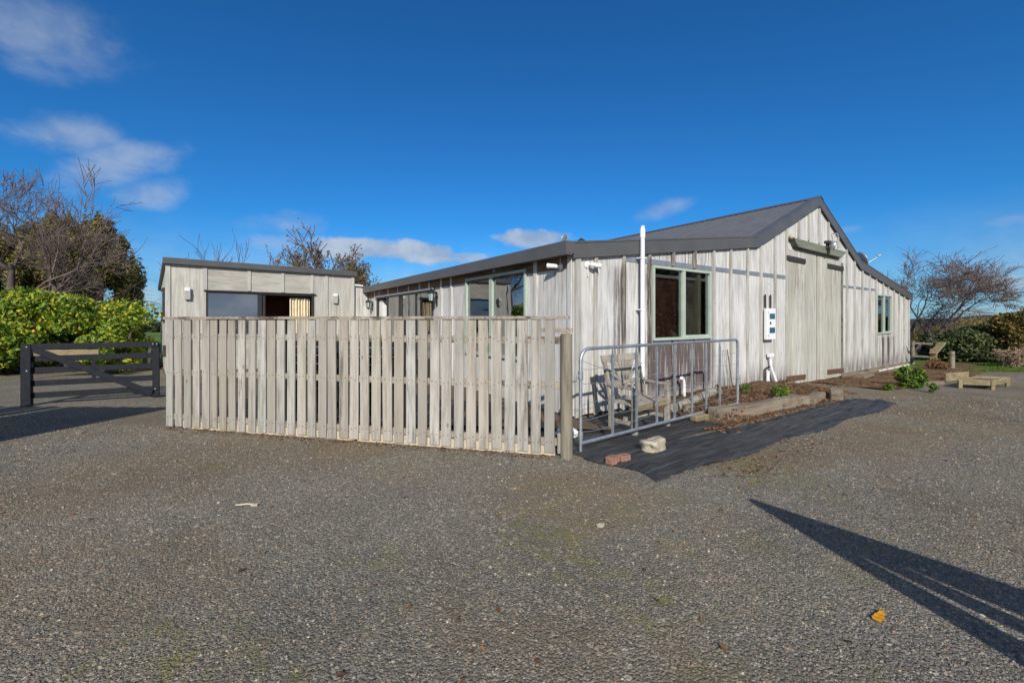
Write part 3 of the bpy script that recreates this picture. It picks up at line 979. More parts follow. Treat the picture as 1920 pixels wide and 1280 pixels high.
def extension():
    ws, we = es(386), es(588)
    wz0, wz1 = 1.15, 2.63
    bat = [es(384), es(467), es(530), es(585), es(612)]
    ed = [0.0] + bat + [ELEN]
    w = MB()
    for a, b in zip(ed, ed[1:]):
        mid = (a + b) / 2
        if ws < mid < we:
            continue
        w = MB()
        ebox(w, a + .003, b - .003, -.03, 0, .05, BOTF + .06)
        w.build('front_wall', M['ext'], EXT)
    for a, b in zip(ed, ed[1:]):
        mid = (a + b) / 2
        if ws < mid < we:
            for z0, z1 in ((wz1, BOTF + .06), (.05, wz0)):
                u = MB()
                ebox(u, a + .003, b - .003, -.03, 0, z0, z1)
                u.build('window_panel', M['extflat'], EXT)
    b = MB()
    for x in [.04, ELEN - .04] + [es(384), es(612)]:
        b = MB()
        ebox(b, x - .06, x + .06, .001, .03, .05, BOTF)
        b.build('batten', M['ext'], EXT, .004)
    for x in bat[1:4]:
        b = MB()
        ebox(b, x - .05, x + .05, .001, .03, wz1 + .05, BOTF)
        b.build('batten', M['ext'], EXT, .004)
    s = MB()
    ebox(s, 0, .03, -5.2, -.031, .05, BOTF - .05)
    ebox(s, ELEN - .03, ELEN, -5.2, -.031, .05, BOTF + .05)
    ebox(s, 0, ELEN, -5.23, -5.2, .05, BOTF - .1)
    s.build('side_wall', M['ext'], EXT)
    for o in (-1.2, -2.4, -3.6, -4.8):
        sb = MB()
        ebox(sb, ELEN + .001, ELEN + .03, o - .05, o + .05, .05, BOTF - .1)
        sb.build('batten', M['ext'], EXT)
    sw = MB()
    ebox(sw, -.06, -.001, -2.6, -1.0, 1.65, 2.75)
    so_ = sw.build('window', M['bronze'], EXT)
    p = MB()
    ebox(p, -.064, -.061, -2.5, -1.1, 1.75, 2.65)
    p.build('pane', M['glassd'], so_)
    r = MB()
    a = [ep(-.08, .10, TOPF), ep(ELEN + .06, .10, TOPF), ep(ELEN + .06, -5.4, TOPF - .55), ep(-.08, -5.4, TOPF - .55)]
    r.prism(a, (0, 0, -.16), (0, 0, 0))
    r.build('roof', M['fascia'], EXT, .004)
    f = MB()
    ebox(f, -.09, ELEN + .07, .102, .125, BOTF + .01, TOPF + .015)
    f.build('fascia', M['fascia'], EXT)
    fr = MB()
    t = .06
    ebox(fr, ws, we, -.06, .035, wz1 - t, wz1)
    ebox(fr, ws, we, -.06, .035, wz0, wz0 + t)
    ebox(fr, ws, ws + t, -.06, .034, wz0 + t, wz1 - t)
    ebox(fr, we - t, we, -.06, .034, wz0 + t, wz1 - t)
    ebox(fr, ws - .06, we + .06, .036, .075, wz1 - .005, wz1 + .035)
    fo = fr.build('window', M['bronze'], EXT)
    mu = es(487)
    mm = MB()
    ebox(mm, mu - .06, mu + .06, -.05, .02, wz0 + t, wz1 - t)
    mm.build('mullion', M['bronze'], fo)
    pn = MB()
    ebox(pn, ws + t, mu - .06, -.02, -.014, wz0 + t, wz1 - t)
    pn.build('pane', M['glassd'], fo)
    sa = MB()
    ebox(sa, mu + .09, mu + .17, -.05, -.01, wz0 + t, wz1 - t)
    sa.build('sash', M['bronze'], fo)
    sa = MB()
    ebox(sa, ws + .30, ws + .36, -.09, -.06, wz0 + t, wz1 - t)
    sa.build('sash', M['bronze'], fo)
    i = MB()
    ebox(i, .1, ELEN - .1, -2.4, -2.35, .05, BOTF)
    i.build('inner_wall', M['inner'], EXT)
    i = MB()
    ebox(i, .03, ELEN - .03, -5.2, -.04, .0, .06)
    i.build('inner_floor', M['floorin'], EXT)
    # pale link wall between the extension and the barn
    q0 = ep(ELEN, -.12, 0)
    lw = MB()
    lw.bar((q0.x + .02, q0.y, 1.55), (-.04, 12.15, 1.55), .03, 3.0)
    lw.build('link_wall', M['side'], EXT)
    lf = MB()
    lf.bar((q0.x + .02, q0.y - .03, 3.09), (-.25, 12.08, 3.07), .14, .06)
    lf.build('link_flashing', M['white_flash'], EXT)
    c = MB()
    s0, s1 = es(545), es(583)
    c.grid(lambda a, b: tuple(ep(s0 + (s1 - s0) * a, -.16 + .045 * math.sin(a * 44) + .02 * math.sin(a * 17 + b * 2), .5 + 2.0 * b)), 90, 8)
    tag(c.build('curtain', M['curtain']), 'cream gathered curtain hanging in the open window behind the picket fence', 'curtain')


extension()

# ------------------------------------------------------------------ picket fence
FA, FB = Vector((-5.65, 3.29, 0)), Vector((-1.46, -1.35, 0))
FD = (FB - FA).normalized()
FN = Vector((FD.y, -FD.x, 0))                    # towards the camera side
if FN.dot(Vector((CAMP[0], CAMP[1], 0)) - FA) < 0:
    FN = -FN
FLEN = (FB - FA).length
PF = thing('picket_fence', 'tall weathered grey picket fence with a flat capping rail in front of the barn', 'fence', FA)


def fp(s, o, z):
    return FA + FD * s + FN * o + Vector((0, 0, z))


def fbox(mb, s0, s1, o0, o1, z0, z1, tilt=0.0):
    vs = [fp(s + (tilt if z == z1 else 0), o, z) for z in (z0, z1) for s, o in ((s0, o0), (s1, o0), (s1, o1), (s0, o1))]
    mb.add(vs, [(0, 3, 2, 1), (4, 5, 6, 7), (0, 1, 5, 4), (1, 2, 6, 5), (2, 3, 7, 6), (3, 0, 4, 7)])


def picket_fence():
    n = 36
    pit = (FLEN - .01) / n
    for i in range(n):
        s = i * pit + random.uniform(-.008, .008)
        w = random.uniform(.125, .141)
        b = MB()
        fbox(b, s, s + w, 0, .02, .03 + random.uniform(-.012, .012), 1.705 + random.uniform(-.004, .004), random.uniform(-.012, .012))
        for z in (.175, .875, 1.445):
            for t in (.25, .72):
                zz, sj = z + random.uniform(-.02, .02), s + w * t
                fbox(b, sj - .006, sj + .006, .0195, .0212, zz - .006, zz + .006)
        o = b.build('picket', M['picket'], PF)
        o.data.materials.append(M['darkiron'])
        for f in o.data.polygons:
            f.material_index = 0 if f.index < 6 else 1
    for z0, z1 in ((1.40, 1.49), (.83, .92), (.13, .22)):
        b = MB()
        fbox(b, -.02, FLEN + .08, -.047, -.001, z0, z1)
        b.build('rail', M['capwood'], PF, .003)
    for k in range(4):                            # cap made of butted lengths
        b = MB()
        a0, a1 = FLEN * k / 4 - (.04 if k == 0 else -.003), FLEN * (k + 1) / 4 + (.12 if k == 3 else 0)
        fbox(b, a0, a1, -.055, .045, 1.712, 1.752)
        b.build('cap_rail', M['capwood'], PF, .004)
    for a, c in ((.3, 3.35), (3.4, FLEN - .06)):
        b = MB()
        fbox(b, a, c, -.03, -.005, -.06, .12)
        b.build('kickboard', M['kick'], PF, .003)
    for s in (.25, 2.1, 4.0):
        b = MB()
        fbox(b, s, s + .10, -.15, -.05, -.1, 1.70)
        b.build('post', M['post'], PF, .006)
    b = MB().tube([(-1.425, -1.44, -.1), (-1.425, -1.44, .7), (-1.422, -1.435, 1.53)], [.078, .074, .070], 14)
    b.build('round_post', M['post'], PF)
    b = MB()
    fbox(b, FLEN + .005, FLEN + .085, -.05, -.012, -.05, 1.52)
    b.build('post_board', M['picket'], PF, .003)
    b = MB()
    fbox(b, FLEN - .35, FLEN + .16, -.052, -.002, 1.545, 1.60)
    b.build('rail', M['capwood'], PF, .004)
    b = MB()
    fbox(b, FLEN - .02, FLEN + .10, .001, .06, .05, .30)
    b.build('block', M['picket'], PF, .004)


picket_fence()

# dark things in the courtyard that show through the gaps of the fence
def courtyard():
    o = thing('slatted_screen', 'dark stained low screen in the courtyard seen through the left half of the picket fence', 'screen', fp(.7, -1.1, 0))
    for k in range(9):
        b = MB()
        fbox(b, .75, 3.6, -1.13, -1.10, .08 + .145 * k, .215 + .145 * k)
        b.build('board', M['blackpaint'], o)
    for s in (.8, 2.2, 3.55):
        b = MB()
        fbox(b, s - .04, s + .04, -1.21, -1.131, 0, 1.38)
        b.build('post', M['blackpaint'], o)
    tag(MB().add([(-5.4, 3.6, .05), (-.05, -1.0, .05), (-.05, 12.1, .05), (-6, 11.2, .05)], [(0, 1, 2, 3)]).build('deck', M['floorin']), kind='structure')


courtyard()

# ------------------------------------------------------------------ galvanised farm gate
GA, GB = Vector((-1.15, -1.40, 0)), Vector((3.15, -1.15, 0))
GD = (GB - GA).normalized()
FG = thing('farm_gate', 'galvanised tubular farm gate with wire infill standing open beside the barn wall', 'gate', GA)


def gp(s, z, o=0.0):
    n = Vector((GD.y, -GD.x, 0))
    return GA + GD * s + n * o + Vector((0, 0, z))


def farm_gate():
    L = (GB - GA).length
    pts = []
    z0, z1, r = .12, 1.33, .16
    pts += [gp(0, .02), gp(0, z1 - r)]
    for k in range(1, 7):
        a = k / 6 * math.pi / 2
        pts.append(gp(r - r * math.cos(a), z1 - r + r * math.sin(a)))
    pts.append(gp(L - r * .6, z1))
    for k in range(1, 6):
        a = k / 5 * math.pi / 2
        pts.append(gp(L - r * .6 + r * .6 * math.sin(a), z1 - r * .6 + r * .6 * math.cos(a)))
    pts += [gp(L, z0 + .02)]
    fr = MB().tube(pts, .023, 10)
    fr.tube([gp(.0, z0 + .0), gp(L + .01, z0)], .024, 10)
    fr.build('frame', M['galv'], FG)
    # stays of half round pipe with flattened ends
    for t in (.144, .268, .385, .497, .617, .725, .835):
        s = t * L
        u = MB()
        u.bar(gp(s, z0 + .02, .012), gp(s, z1 - .10, .012), .035, .03, up=tuple(GD))
        u.bar(gp(s, z1 - .10, .010), gp(s, z1 - .02, .010), .03, .012, up=tuple(GD), w2=.02)
        u.build('stay', M['galv'], FG, .006)
    for z in (1.07, .87, .62, .42, .26):
        n = 24
        MB().tube([gp(L * k / n, z + .012 * math.sin(k * 1.3 + z * 9) - .006 * math.sin(k * .52), .004) for k in range(n + 1)], .0035, 5).build('wire', M['galv'], FG)
    MB().tube([gp(.05, 1.17), gp(.5, 1.03), gp(1.18, .62)], .0035, 5).build('wire', M['galv'], FG)
    lt = MB()
    lt.tube([gp(.02, .99), gp(-.06, .99), gp(-.07, .93), gp(-.16, .92), gp(-.165, .96)], .011, 7)
    lt.lathe([(.034, -.05), (.034, .05)], gp(0, .99), (0, 0, 1), 10)
    lt.lathe([(.034, -.05), (.034, .05)], gp(0, .22), (0, 0, 1), 10)
    lt.build('hinge_bracket', M['galv'], FG)
    MB().tube([gp(L - .03, .62), gp(L + .07, .60), gp(L + .1, .57), gp(L - .02, .55), gp(L - .05, .6), gp(L + .12, .63)], .004, 5).build('tie_wire', M['rust'], FG)


farm_gate()

# ------------------------------------------------------------------ black timber gate
BGA, BGB = Vector((-8.19, 6.97, 0)), Vector((-6.06, 6.72, 0))
BG = thing('rail_gate', 'black painted timber rail gate with a diagonal brace in front of the citrus bush', 'gate', BGA)


def black_gate():
    d = (BGB - BGA).normalized()
    n = Vector((d.y, -d.x, 0))
    L = (BGB - BGA).length
    q = lambda s, z, o=0.0: BGA + d * s + n * o + Vector((0, 0, z))
    b = MB()
    b.bar(q(.08, -.05), q(.08, 1.22), .145, .12, up=tuple(n))
    b.build('post', M['blackpaint'], BG, .008)
    MB().bar(q(L - .06, .03), q(L - .06, 1.20), .12, .06, up=tuple(n)).build('end_stile', M['blackpaint'], BG, .006)
    for z in (1.175, .93, .70, .44, .20):
        MB().bar(q(.12, z, .03 if z > 1.1 else -.03), q(L - .01, z, .03 if z > 1.1 else -.03), .03, .115).build('rail', M['blackpaint'], BG, .004)
    for s_, z in ((L - .10, 1.18), (L - .03, 1.18), (L - .06, .2), (.10, 1.17), (.10, .7)):
        MB().lathe([(0, .012), (.012, .010), (.016, 0)], q(s_, z, .06), tuple(n), 8).build('bolt', M['galv'], BG)
    MB().bar(q(.2, 1.12, .063), q(L - .12, .12, .063), .028, .12).build('brace', M['blackpaint'], BG, .004)


black_gate()
hp = thing('gate_post', 'weathered brown square timber post between the black gate and the picket fence', 'post', (-5.86, 6.55, 0))
MB().box(-5.93, -5.80, 6.48, 6.61, -.1, 1.42).build('shaft', M['post'], hp, .008)
MB().box(-5.99, -5.931, 6.5, 6.59, .9, 1.15).build('strap', M['darkiron'], hp)

# ------------------------------------------------------------------ fixtures on the walls
def wall_lamp(name, label, s):
    o = thing(name, label, 'wall light', ep(s, 0, 0), 'square wall lights on the extension')
    a = MB()
    ebox(a, s - .065, s + .065, .001, .03, 2.37, 2.70)
    a.build('back_plate', M['greybox'], o, .004)
    a = MB()
    vs = [ep(s + x, y, z) for z, y1 in ((2.34, .10), (2.60, .12)) for x, y in ((-.075, .031), (.075, .031), (.075, y1), (-.075, y1))]
    a.add(vs, [(0, 1, 2, 3), (7, 6, 5, 4), (0, 4, 5, 1), (1, 5, 6, 2), (2, 6, 7, 3), (3, 7, 4, 0)])
    a.build('shade', M['greybox'], o, .006)
    a = MB()
    ebox(a, s - .07, s + .07, .031, .11, 2.605, 2.71)
    a.build('lens', M['white'], o, .01)
    return o


wall_lamp('wall_light', 'grey box wall light on the plywood left of the wide window', es(351))
wall_lamp('wall_light', 'grey box wall light on the plywood right of the curtained window', es(628))


def lantern(label, v, z):
    o = thing('wall_lantern', label, 'lantern', (0, v, z), 'black lanterns either side of the sliding door')
    c = (-.20, v, z)
    a = MB()
    a.lathe([(0, .03), (.06, .025), (.065, 0)], (-.036, v, z + .0), (-1, 0, 0), 12)
    a.tube([(-.05, v, z - .12), (-.10, v, z - .20), (-.17, v, z - .19), (-.2, v, z - .16)], .012, 6)
    a.tube([(-.05, v, z + .02), (-.12, v, z + .24), (-.19, v, z + .26), (-.2, v, z + .2)], .012, 6)
    a.bar((-.045, v, z - .25), (-.045, v, z + .12), .06, .02, up=(1, 0, 0))
    a.build('bracket', M['lantern'], o)
    a = MB()
    a.lathe([(0, .22), (.02, .20), (.03, .17), (.085, .125), (.11, .08), (.112, .07), (0, .07)], c, (0, 0, 1), 6, False)
    a.build('cap', M['lantern'], o)
    a = MB()
    a.lathe([(.086, .068), (.058, -.13), (0, -.13)], c, (0, 0, 1), 6, False)
    a.build('lamp_glass', M['lampglass'], o)
    a = MB()
    for k in range(6):
        t = math.pi / 3 * k
        off = Vector((-1, 0, 0)).orthogonal()
    ax = Vector((0, 0, 1))
    e1 = ax.orthogonal().normalized()
    e2 = ax.cross(e1)
    for k in range(6):
        t = 2 * math.pi * k / 6
        dv = e1 * math.cos(t) + e2 * math.sin(t)
        a.tube([Vector(c) + dv * .089 + ax * .07, Vector(c) + dv * .060 - ax * .135], .007, 5)
    a.lathe([(.066, -.128), (.066, -.145), (.03, -.165), (.012, -.2), (0, -.215)], c, (0, 0, 1), 6, False)
    a.build('cage', M['lantern'], o)


lantern('black carriage lantern between the sliding door and the green framed window', 5.45, 2.36)
lantern('black carriage lantern on the far side of the sliding door beside the extension', 11.45, 2.32)


def camera_fix(label, base, out, aim, right):
    base, out, aim = Vector(base), Vector(out), Vector(aim).normalized()
    o = thing('security_camera', label, 'camera', base, 'white security cameras under the eave')
    MB().lathe([(0, .04), (.05, .036), (.062, .02), (.062, 0)], base, out, 14).build('mount', M['white'], o)
    j = base + out * .10
    MB().tube([base + out * .03, j, j + aim * .02], .016, 8).build('arm', M['white'], o)
    c = j + aim * .02
    MB().lathe([(0, -.03), (.036, -.03), (.040, .0), (.040, .13), (.046, .135), (.046, .16), (.03, .16)], c, aim, 14).build('body', M['white'], o)
    MB().lathe([(.03, .158), (0, .158)], c, aim, 14).build('lens', M['black'], o)
    MB().tube([base + out * .02 + Vector((0, 0, -.02)), base + out * .025 + Vector((0, 0, -.2))] if right else [base + out * .02 + Vector((0, 0, .02)), base + out * .02 + Vector((0, 0, .24))], .008, 5).build('cable', M['white'], o)


camera_fix('white security camera on the gable wall beside the white vent pipe', (.33, -.002, 2.66), (0, -1, 0), (.85, -.35, -.1), True)
camera_fix('white security camera on the side wall under the gutter end', (-.002, .30, 2.64), (-1, 0, 0), (-.45, .9, .12), False)

# vent pipe
vp = thing('vent_pipe', 'tall white plastic vent pipe rising past the eave of the gable wall', 'pipe', (1.66, -.13, 0))
MB().tube([(1.66, -.13, .02), (1.66, -.13, 3.44)], .041, 14).build('pipe', M['pvc'], vp)
MB().lathe([(.049, -.16), (.049, .0), (.040, .02), (.040, .06), (.045, .065), (0, .07)], (1.66, -.13, 3.42), (0, 0, 1), 14).build('cap', M['pvc'], vp)
b = MB()
for z in (.9, 1.9, 2.88):
    b.bar((1.60, -.09, z), (1.72, -.09, z), .12, .02)
b.build('clip', M['white'], vp)

# meter box with its pipes
mb_ = thing('meter_box', 'white electricity meter box with two blue windows on the gable wall', 'meter box', (6.83, -.02, 1.2))
MB().box(6.50, 6.96, -.14, -.052, 1.2, 2.0).build('case', M['meter'], mb_, .012)
for z in (1.44, 1.80):
    MB().box(6.62, 6.90, -.148, -.1405, z - .07, z + .07).build('window', M['meterwin'], mb_, .0)
b = MB()
b.box(6.64, 6.70, -.147, -.1405, 1.59, 1.66)
for z in (1.29, 1.88):
    b.box(6.53, 6.555, -.147, -.1405, z, z + .03)
b.build('latch', M['black'], mb_)
b = MB()
for x in (6.60, 6.88):
    b.box(x - .02, x + .02, -.06, -.037, 2.001, 2.36)
b.build('bracket', M['darkiron'], mb_)
cp = thing('conduit', 'white plastic conduit leaning below the meter box', 'pipe', (6.85, -.1, 0))
MB().tube([(6.78, -.07, .84), (6.82, -.08, .5), (6.99, -.16, .02)], .032, 10).build('pipe', M['pvc'], cp)
MB().box(6.70, 6.90, -.13, -.04, .74, .84).build('junction', M['white'], cp, .01)
cp = thing('conduit', 'short thick white pipe stub with black elbow at the foot of the wall', 'pipe', (6.62, -.1, 0))
MB().tube([(6.63, -.09, -.02), (6.63, -.09, .40)], .045, 10).build('pipe', M['pvc'], cp)
MB().tube([(6.55, -.07, -.02), (6.55, -.07, .42), (6.60, -.07, .47), (6.76, -.08, .50)], .02, 8).build('elbow', M['black'], cp)

# floodlight and hook
fl = thing('floodlight', 'small round metal floodlight on the green beam over the barn doors', 'floodlight', (10.1, -.16, 3.9))
MB().lathe([(.0, -.02), (.09, .0), (.13, .08), (.14, .14), (.12, .15)], (10.12, -.24, 3.95), (.3, -.9, -.3), 14).build('reflector', M['galv'], fl)
MB().lathe([(.12, .148), (.0, .155)], (10.12, -.24, 3.95), (.3, -.9, -.3), 14).build('lens', M['lampglass'], fl)
MB().box(9.9, 10.3, -.30, -.165, 3.98, 4.06).build('hood', M['darkiron'], fl, .01)
MB().box(10.06, 10.14, -.22, -.161, 3.85, 3.979).build('bracket', M['rust'], fl)
hk = MB().tube([(10.95, -.04, 4.42), (10.93, -.16, 4.40), (10.90, -.2, 4.33), (10.83, -.2, 4.27), (10.78, -.18, 4.3)], .02, 6)
tag(hk.build('hook', M['galv']), 'bent grey metal hook high under the gable peak', 'hook')
tag(MB().lathe([(0, -.08), (.05, -.06), (.07, 0), (.05, .06), (0, .08)], (7.95, -.1, 3.98), (1, 0, .2), 10).build('beam_roller', M['kick']), 'pale roller stub at the left end of the green beam', 'roller')


DISHR = (15.05, .5, 3.95)


def dish(label, c, aim, r, arm=None):
    o = thing('satellite_dish', label, 'satellite dish', c)
    c, aim = Vector(c), Vector(aim).normalized()
    MB().lathe([(0.001, 0), (r * .5, r * .07), (r * .85, r * .2), (r, r * .28), (r * .985, r * .3), (r * .5, r * .1), (0.001, .02)], c, aim, 26).build('reflector', M['flash'], o)
    MB().tube([c - aim * .02, c - aim * .18 + Vector((0, 0, -.05)), c - aim * .18 + Vector((0, 0, -r - .25))], .025, 8).build('mast', M['galv'], o)
    if arm:
        MB().tube([c + Vector((0, 0, -r * .9)), c + aim * arm + Vector((0, 0, -r * .25))], .016, 6).build('feed_arm', M['galv'], o)
        MB().lathe([(0, -.07), (.035, -.07), (.04, .05), (0, .06)], c + aim * arm + Vector((0, 0, -r * .22)), aim, 10).build('receiver', M['greybox'], o)


dish('pale grey satellite dish showing its back over the gutter corner', at(1060, 9.0, 3.38), (-.35, .9, .3), .125)
dish('dark satellite dish with a long feed arm on the right hand roof slope', DISHR, (.75, -.62, .35), .32, .75)
cw = thing('roof_cowl', 'small black chimney cowl poking above the roof behind the gutter corner', 'cowl', at(1090, 12, 3.4))
MB().lathe([(.06, -.5), (.06, .3)], at(1090, 12, 3.55), (0, 0, 1), 12).build('flue', M['galv'], cw)
MB().lathe([(.05, .30), (.14, .31), (.15, .36), (.0, .46)], at(1090, 12, 3.55), (0, 0, 1), 12).build('cap', M['black'], cw)

# ------------------------------------------------------------------ bench by the wall
FL, FR, RL = Vector((.09, -1.24, 0)), Vector((.98, -1.16, 0)), Vector((-.03, -.84, 0))
BD = (FR - FL).normalized()
BN = Vector((-BD.y, BD.x, 0))
BE = thing('garden_armchair', 'chunky weathered wooden armchair with a sunburst slatted back behind the galvanised gate', 'chair', FL)


def bench():
    L = (FR - FL).length
    q = lambda s, o, z: FL + BD * s + BN * o + Vector((0, 0, z))
    for s in (0, L):
        MB().bar(q(s, 0, 0), q(s, 0, .66), .075, .07, up=tuple(BN)).build('leg', M['bench'], BE, .004)
        b = MB()
        b.bar(q(s, .43, 0), q(s, .43, .45), .065, .055, up=tuple(BN))
        b.bar(q(s, .43, .44), q(s, .56, 1.08), .06, .055, up=tuple(BN))
        b.build('leg', M['bench'], BE, .004)
        b = MB()
        b.bar(q(s, -.06, .675), q(s, .46, .69), .085, .03)
        b.build('armrest', M['bench'], BE, .006)
        MB().bar(q(s, .03, .16), q(s, .40, .16), .035, .06).build('stretcher', M['bench'], BE, .003)
    b = MB()
    for k in range(6):
        b.bar(q(-.02, .0 + .08 * k, .44), q(L + .02, .0 + .08 * k, .44), .065, .022)
    b.build('seat', M['bench'], BE, .003)
    MB().bar(q(.03, 0, .385), q(L - .03, 0, .385), .03, .08).build('apron', M['frame_wood'], BE, .003)
    MB().bar(q(.03, .2, .2), q(L - .03, .2, .2), .05, .05).build('stretcher', M['bench'], BE, .003)
    MB().bar(q(-.06, .565, 1.09), q(L + .06, .565, 1.09), .04, .11, up=(0, .2, 1)).build('top_rail', M['bench'], BE, .005)
    MB().bar(q(.03, .485, .70), q(L - .03, .485, .70), .035, .06).build('back_rail', M['bench'], BE, .003)
    b = MB()
    for k in range(9):
        t = k / 8 - .5
        b.bar(q(L / 2 + t * .20, .49, .72), q(L / 2 + t * (L - .12) * 1.0, .55, 1.05 - max(0, abs(t) - .42) * 1.6), .02, .055, up=tuple(BD))
    b.build('back_slats', M['bench'], BE, .002)
    b = MB()
    for k in range(5):
        s = L * (k + .5) / 5
        b.bar(q(s, .45, .45), q(s, .48, .68), .02, .06, up=tuple(BD))
    b.build('lower_slats', M['bench'], BE, .002)


bench()

# ------------------------------------------------------------------ garden edging, mat, loose things
def mat_sheet():
    def f(u, v):
        x = -1.20 + 7.66 * u + .10 * math.sin(v * 5)
        yl = -2.60 - .12 * u + .05 * math.sin(u * 21) * (1 - v)
        yh = -1.60 - .28 * min(1, u * 2.2) - .5 * max(0, u - .955) * 20 * .5
        y = yl + (yh - yl) * v + (.012 * math.sin(u * 190) + .010 * math.sin(u * 333 + 1)) * (1 - v) ** 6
        z = .006 + .010 * math.sin(u * 60 + v * 9) * .5 + .006 * math.sin(v * 23 + u * 5) + .018 * max(0, math.sin(u * 13 + v * 3)) ** 6 + .012
        if u > .2:
            z += .03 * max(0, math.sin(v * 17 + u * 9 + math.sin(u * 11))) ** 10 * (u - .1)
        z += .012 * max(0, math.sin(u * 34 - v * 4 + 2 * math.sin(v * 5))) ** 12
        edge = min(v, 1 - v, u * 5, (1 - u) * 5)
        z = .006 + (z - .006) * min(1, edge * 9 + .15)
        return (x, y, z + gz(x))
    tag(MB().grid(f, 170, 40).build('weed_mat', M['weedmat']), 'black woven weed mat strip with pale marker threads lying on the gravel along the barn', 'weed mat')

    def g(u, v):
        x = -1.26 + 3.25 * u - .0 * v
        y = -1.72 + 1.66 * v
        if u < .2:
            x += .0
        return (x, y, .004 + .006 * abs(math.sin(u * 31 + v * 12)) + .006 * math.sin(v * 29) ** 2)
    tag(MB().grid(g, 70, 40).build('weed_mat', M['weedmat']), 'black weed mat square under the galvanised gate and the armchair', 'weed mat')


mat_sheet()


def blob(name, c, rx, ry, rz, m, label, cat, seed, rough=.22, group=None):
    r = random.Random(seed)
    ph = [r.uniform(0, 6.28) for _ in range(8)]
    def f(u, v):
        a, e = u * 2 * math.pi, (v - .5) * math.pi
        d = Vector((math.cos(e) * math.cos(a), math.cos(e) * math.sin(a), math.sin(e)))
        k = 1 + rough * (math.sin(d.x * 3.1 + ph[0]) * math.sin(d.y * 3.7 + ph[1]) + .6 * math.sin(d.z * 5 + ph[2] + d.x * 4) + .35 * math.sin(d.x * 9 + d.y * 7 + ph[3]) + .25 * math.sin(d.x * 17 + ph[4]) * math.sin(d.y * 15 + d.z * 13 + ph[5]) + .15 * math.sin(d.z * 29 + d.x * 23 + ph[6]))
        d = Vector((max(-.75, min(.75, d.x)), max(-.75, min(.75, d.y)), max(-.7, min(.7, d.z)))) * k * 1.2
        return (c[0] + d.x * rx, c[1] + d.y * ry, c[2] + d.z * rz)
    o = MB().grid(f, 28, 16, True).build(name, m)
    return tag(o, label, cat, group)


blob('rock', (-.30, -1.88, .075), .17, .11, .095, M['rock'], 'pale lumpy boulder lying on the black weed mat', 'rock', 3, .2)
blob('rock', (-.85, -.80, .06), .20, .10, .08, M['white_flash'], 'whitish stone behind the foot of the galvanised gate', 'rock', 5, .2)
for k, (x, y, a) in enumerate(((-1.14, -1.93, .12), (-.98, -1.955, -.06))):
    o = thing('paver_brick', ('red paver brick nearer the fence post at the mat corner', 'red paver brick nearer the pale boulder at the mat corner')[k], 'brick', (x, y, 0), 'red bricks holding down the mat corner', local=True)
    MB().prism([(-.075, -.05, 0), (-.03, -.05, 0), (0, -.065, 0), (.03, -.05, 0), (.075, -.05, 0), (.075, .05, 0), (.03, .05, 0), (0, .065, 0), (-.03, .05, 0), (-.075, .05, 0)], (0, 0, .01), (0, 0, .095)).build('block', M['brick'], o, .008)
    o.rotation_euler = (0, 0, a)


def soil():
    def f(u, v):
        x = 1.75 + 5.9 * u
        y = -1.66 + 1.66 * v - .05 * u
        h = .10 * min(1, v * 9) * min(1, (1 - u) * 5 + .1) + .05 * v + .03 * math.sin(u * 23) * math.sin(v * 6 + u * 7)
        return (x, y, gz(x) + .005 + h * (min(1, u * 14)))
    tag(MB().grid(f, 60, 18).build('soil', M['soil']), kind='structure')

    def g(u, v):
        x = 9.0 + 12 * u
        y = -1.9 + 1.9 * v - .7 * u * math.sin(u * 3)
        return (x, y, gz(x) + .02 + .06 * math.sin(v * math.pi) * min(1, u * 4) + .02 * math.sin(u * 37 + v * 11))
    tag(MB().grid(g, 60, 16).build('soil', M['soil']), kind='structure')


soil()


def timber(label, p, q, w, h, m='sleeper', name='garden_timber', bev=.015, group='old timbers edging the garden bed'):
    o = MB()
    p, q = Vector(p), Vector(q)
    n = 6
    pts = [p.lerp(q, k / n) + Vector((0, random.uniform(-.006, .006), random.uniform(-.006, .006))) for k in range(n + 1)]
    d = (q - p).normalized()
    sx = d.cross(Vector((0, 0, 1))).normalized()
    vs = []
    for c in pts:
        for a, b in ((-1, 0), (1, 0), (1, 1), (-1, 1)):
            vs.append(c + sx * (a * w / 2 * random.uniform(.95, 1.04)) + Vector((0, 0, b * h * random.uniform(.94, 1.04))))
    fs = [(3, 2, 1, 0), tuple(4 * n + i for i in range(4))]
    for k in range(n):
        for i in range(4):
            j = (i + 1) % 4
            fs.append((4 * k + i, 4 * k + j, 4 * k + 4 + j, 4 * k + 4 + i))
    o.add(vs, fs)
    return tag(o.build(name, M[m], None, bev), label, 'timber', group)


timber('long grey brown sleeper edging the garden bed beside the black mat', (1.88, -1.40, -.02), (3.72, -1.60, -.02), .20, .235)
timber('stubby sleeper end butting the long sleeper by the mat', (3.75, -1.58, -.02), (4.18, -1.64, -.03), .20, .24)
timber('dark broken timber stump beside the green weed', (4.22, -1.50, -.02), (4.75, -1.62, -.03), .30, .22)
timber('pale split log leaning over the end of the garden edging', (4.8, -1.72, -.03), (5.75, -1.55, .0), .22, .16)
timber('rounded grey timber offcut at the far end of the edging', (5.72, -1.88, -.02), (6.12, -1.72, -.02), .22, .24)
timber('short sawn plank block lying under the galvanised gate', (1.50, -1.28, .02), (1.86, -1.30, .02), .12, .10, 'frame_wood')
timber('low stacked timber step below the right barn door', (11.9, -.42, -.2), (12.9, -.4, -.2), .3, .12, 'sleeper', group=None)
lg = thing('log', 'long round grey log lying along the barn wall behind the gate', 'log', (1.78, -.72, .1))
MB().tube([(1.76, -.75, .13), (2.6, -.62, .17), (3.45, -.48, .22)], [.085, .08, .085], 14).build('trunk', M['bench'], lg)
b = MB()
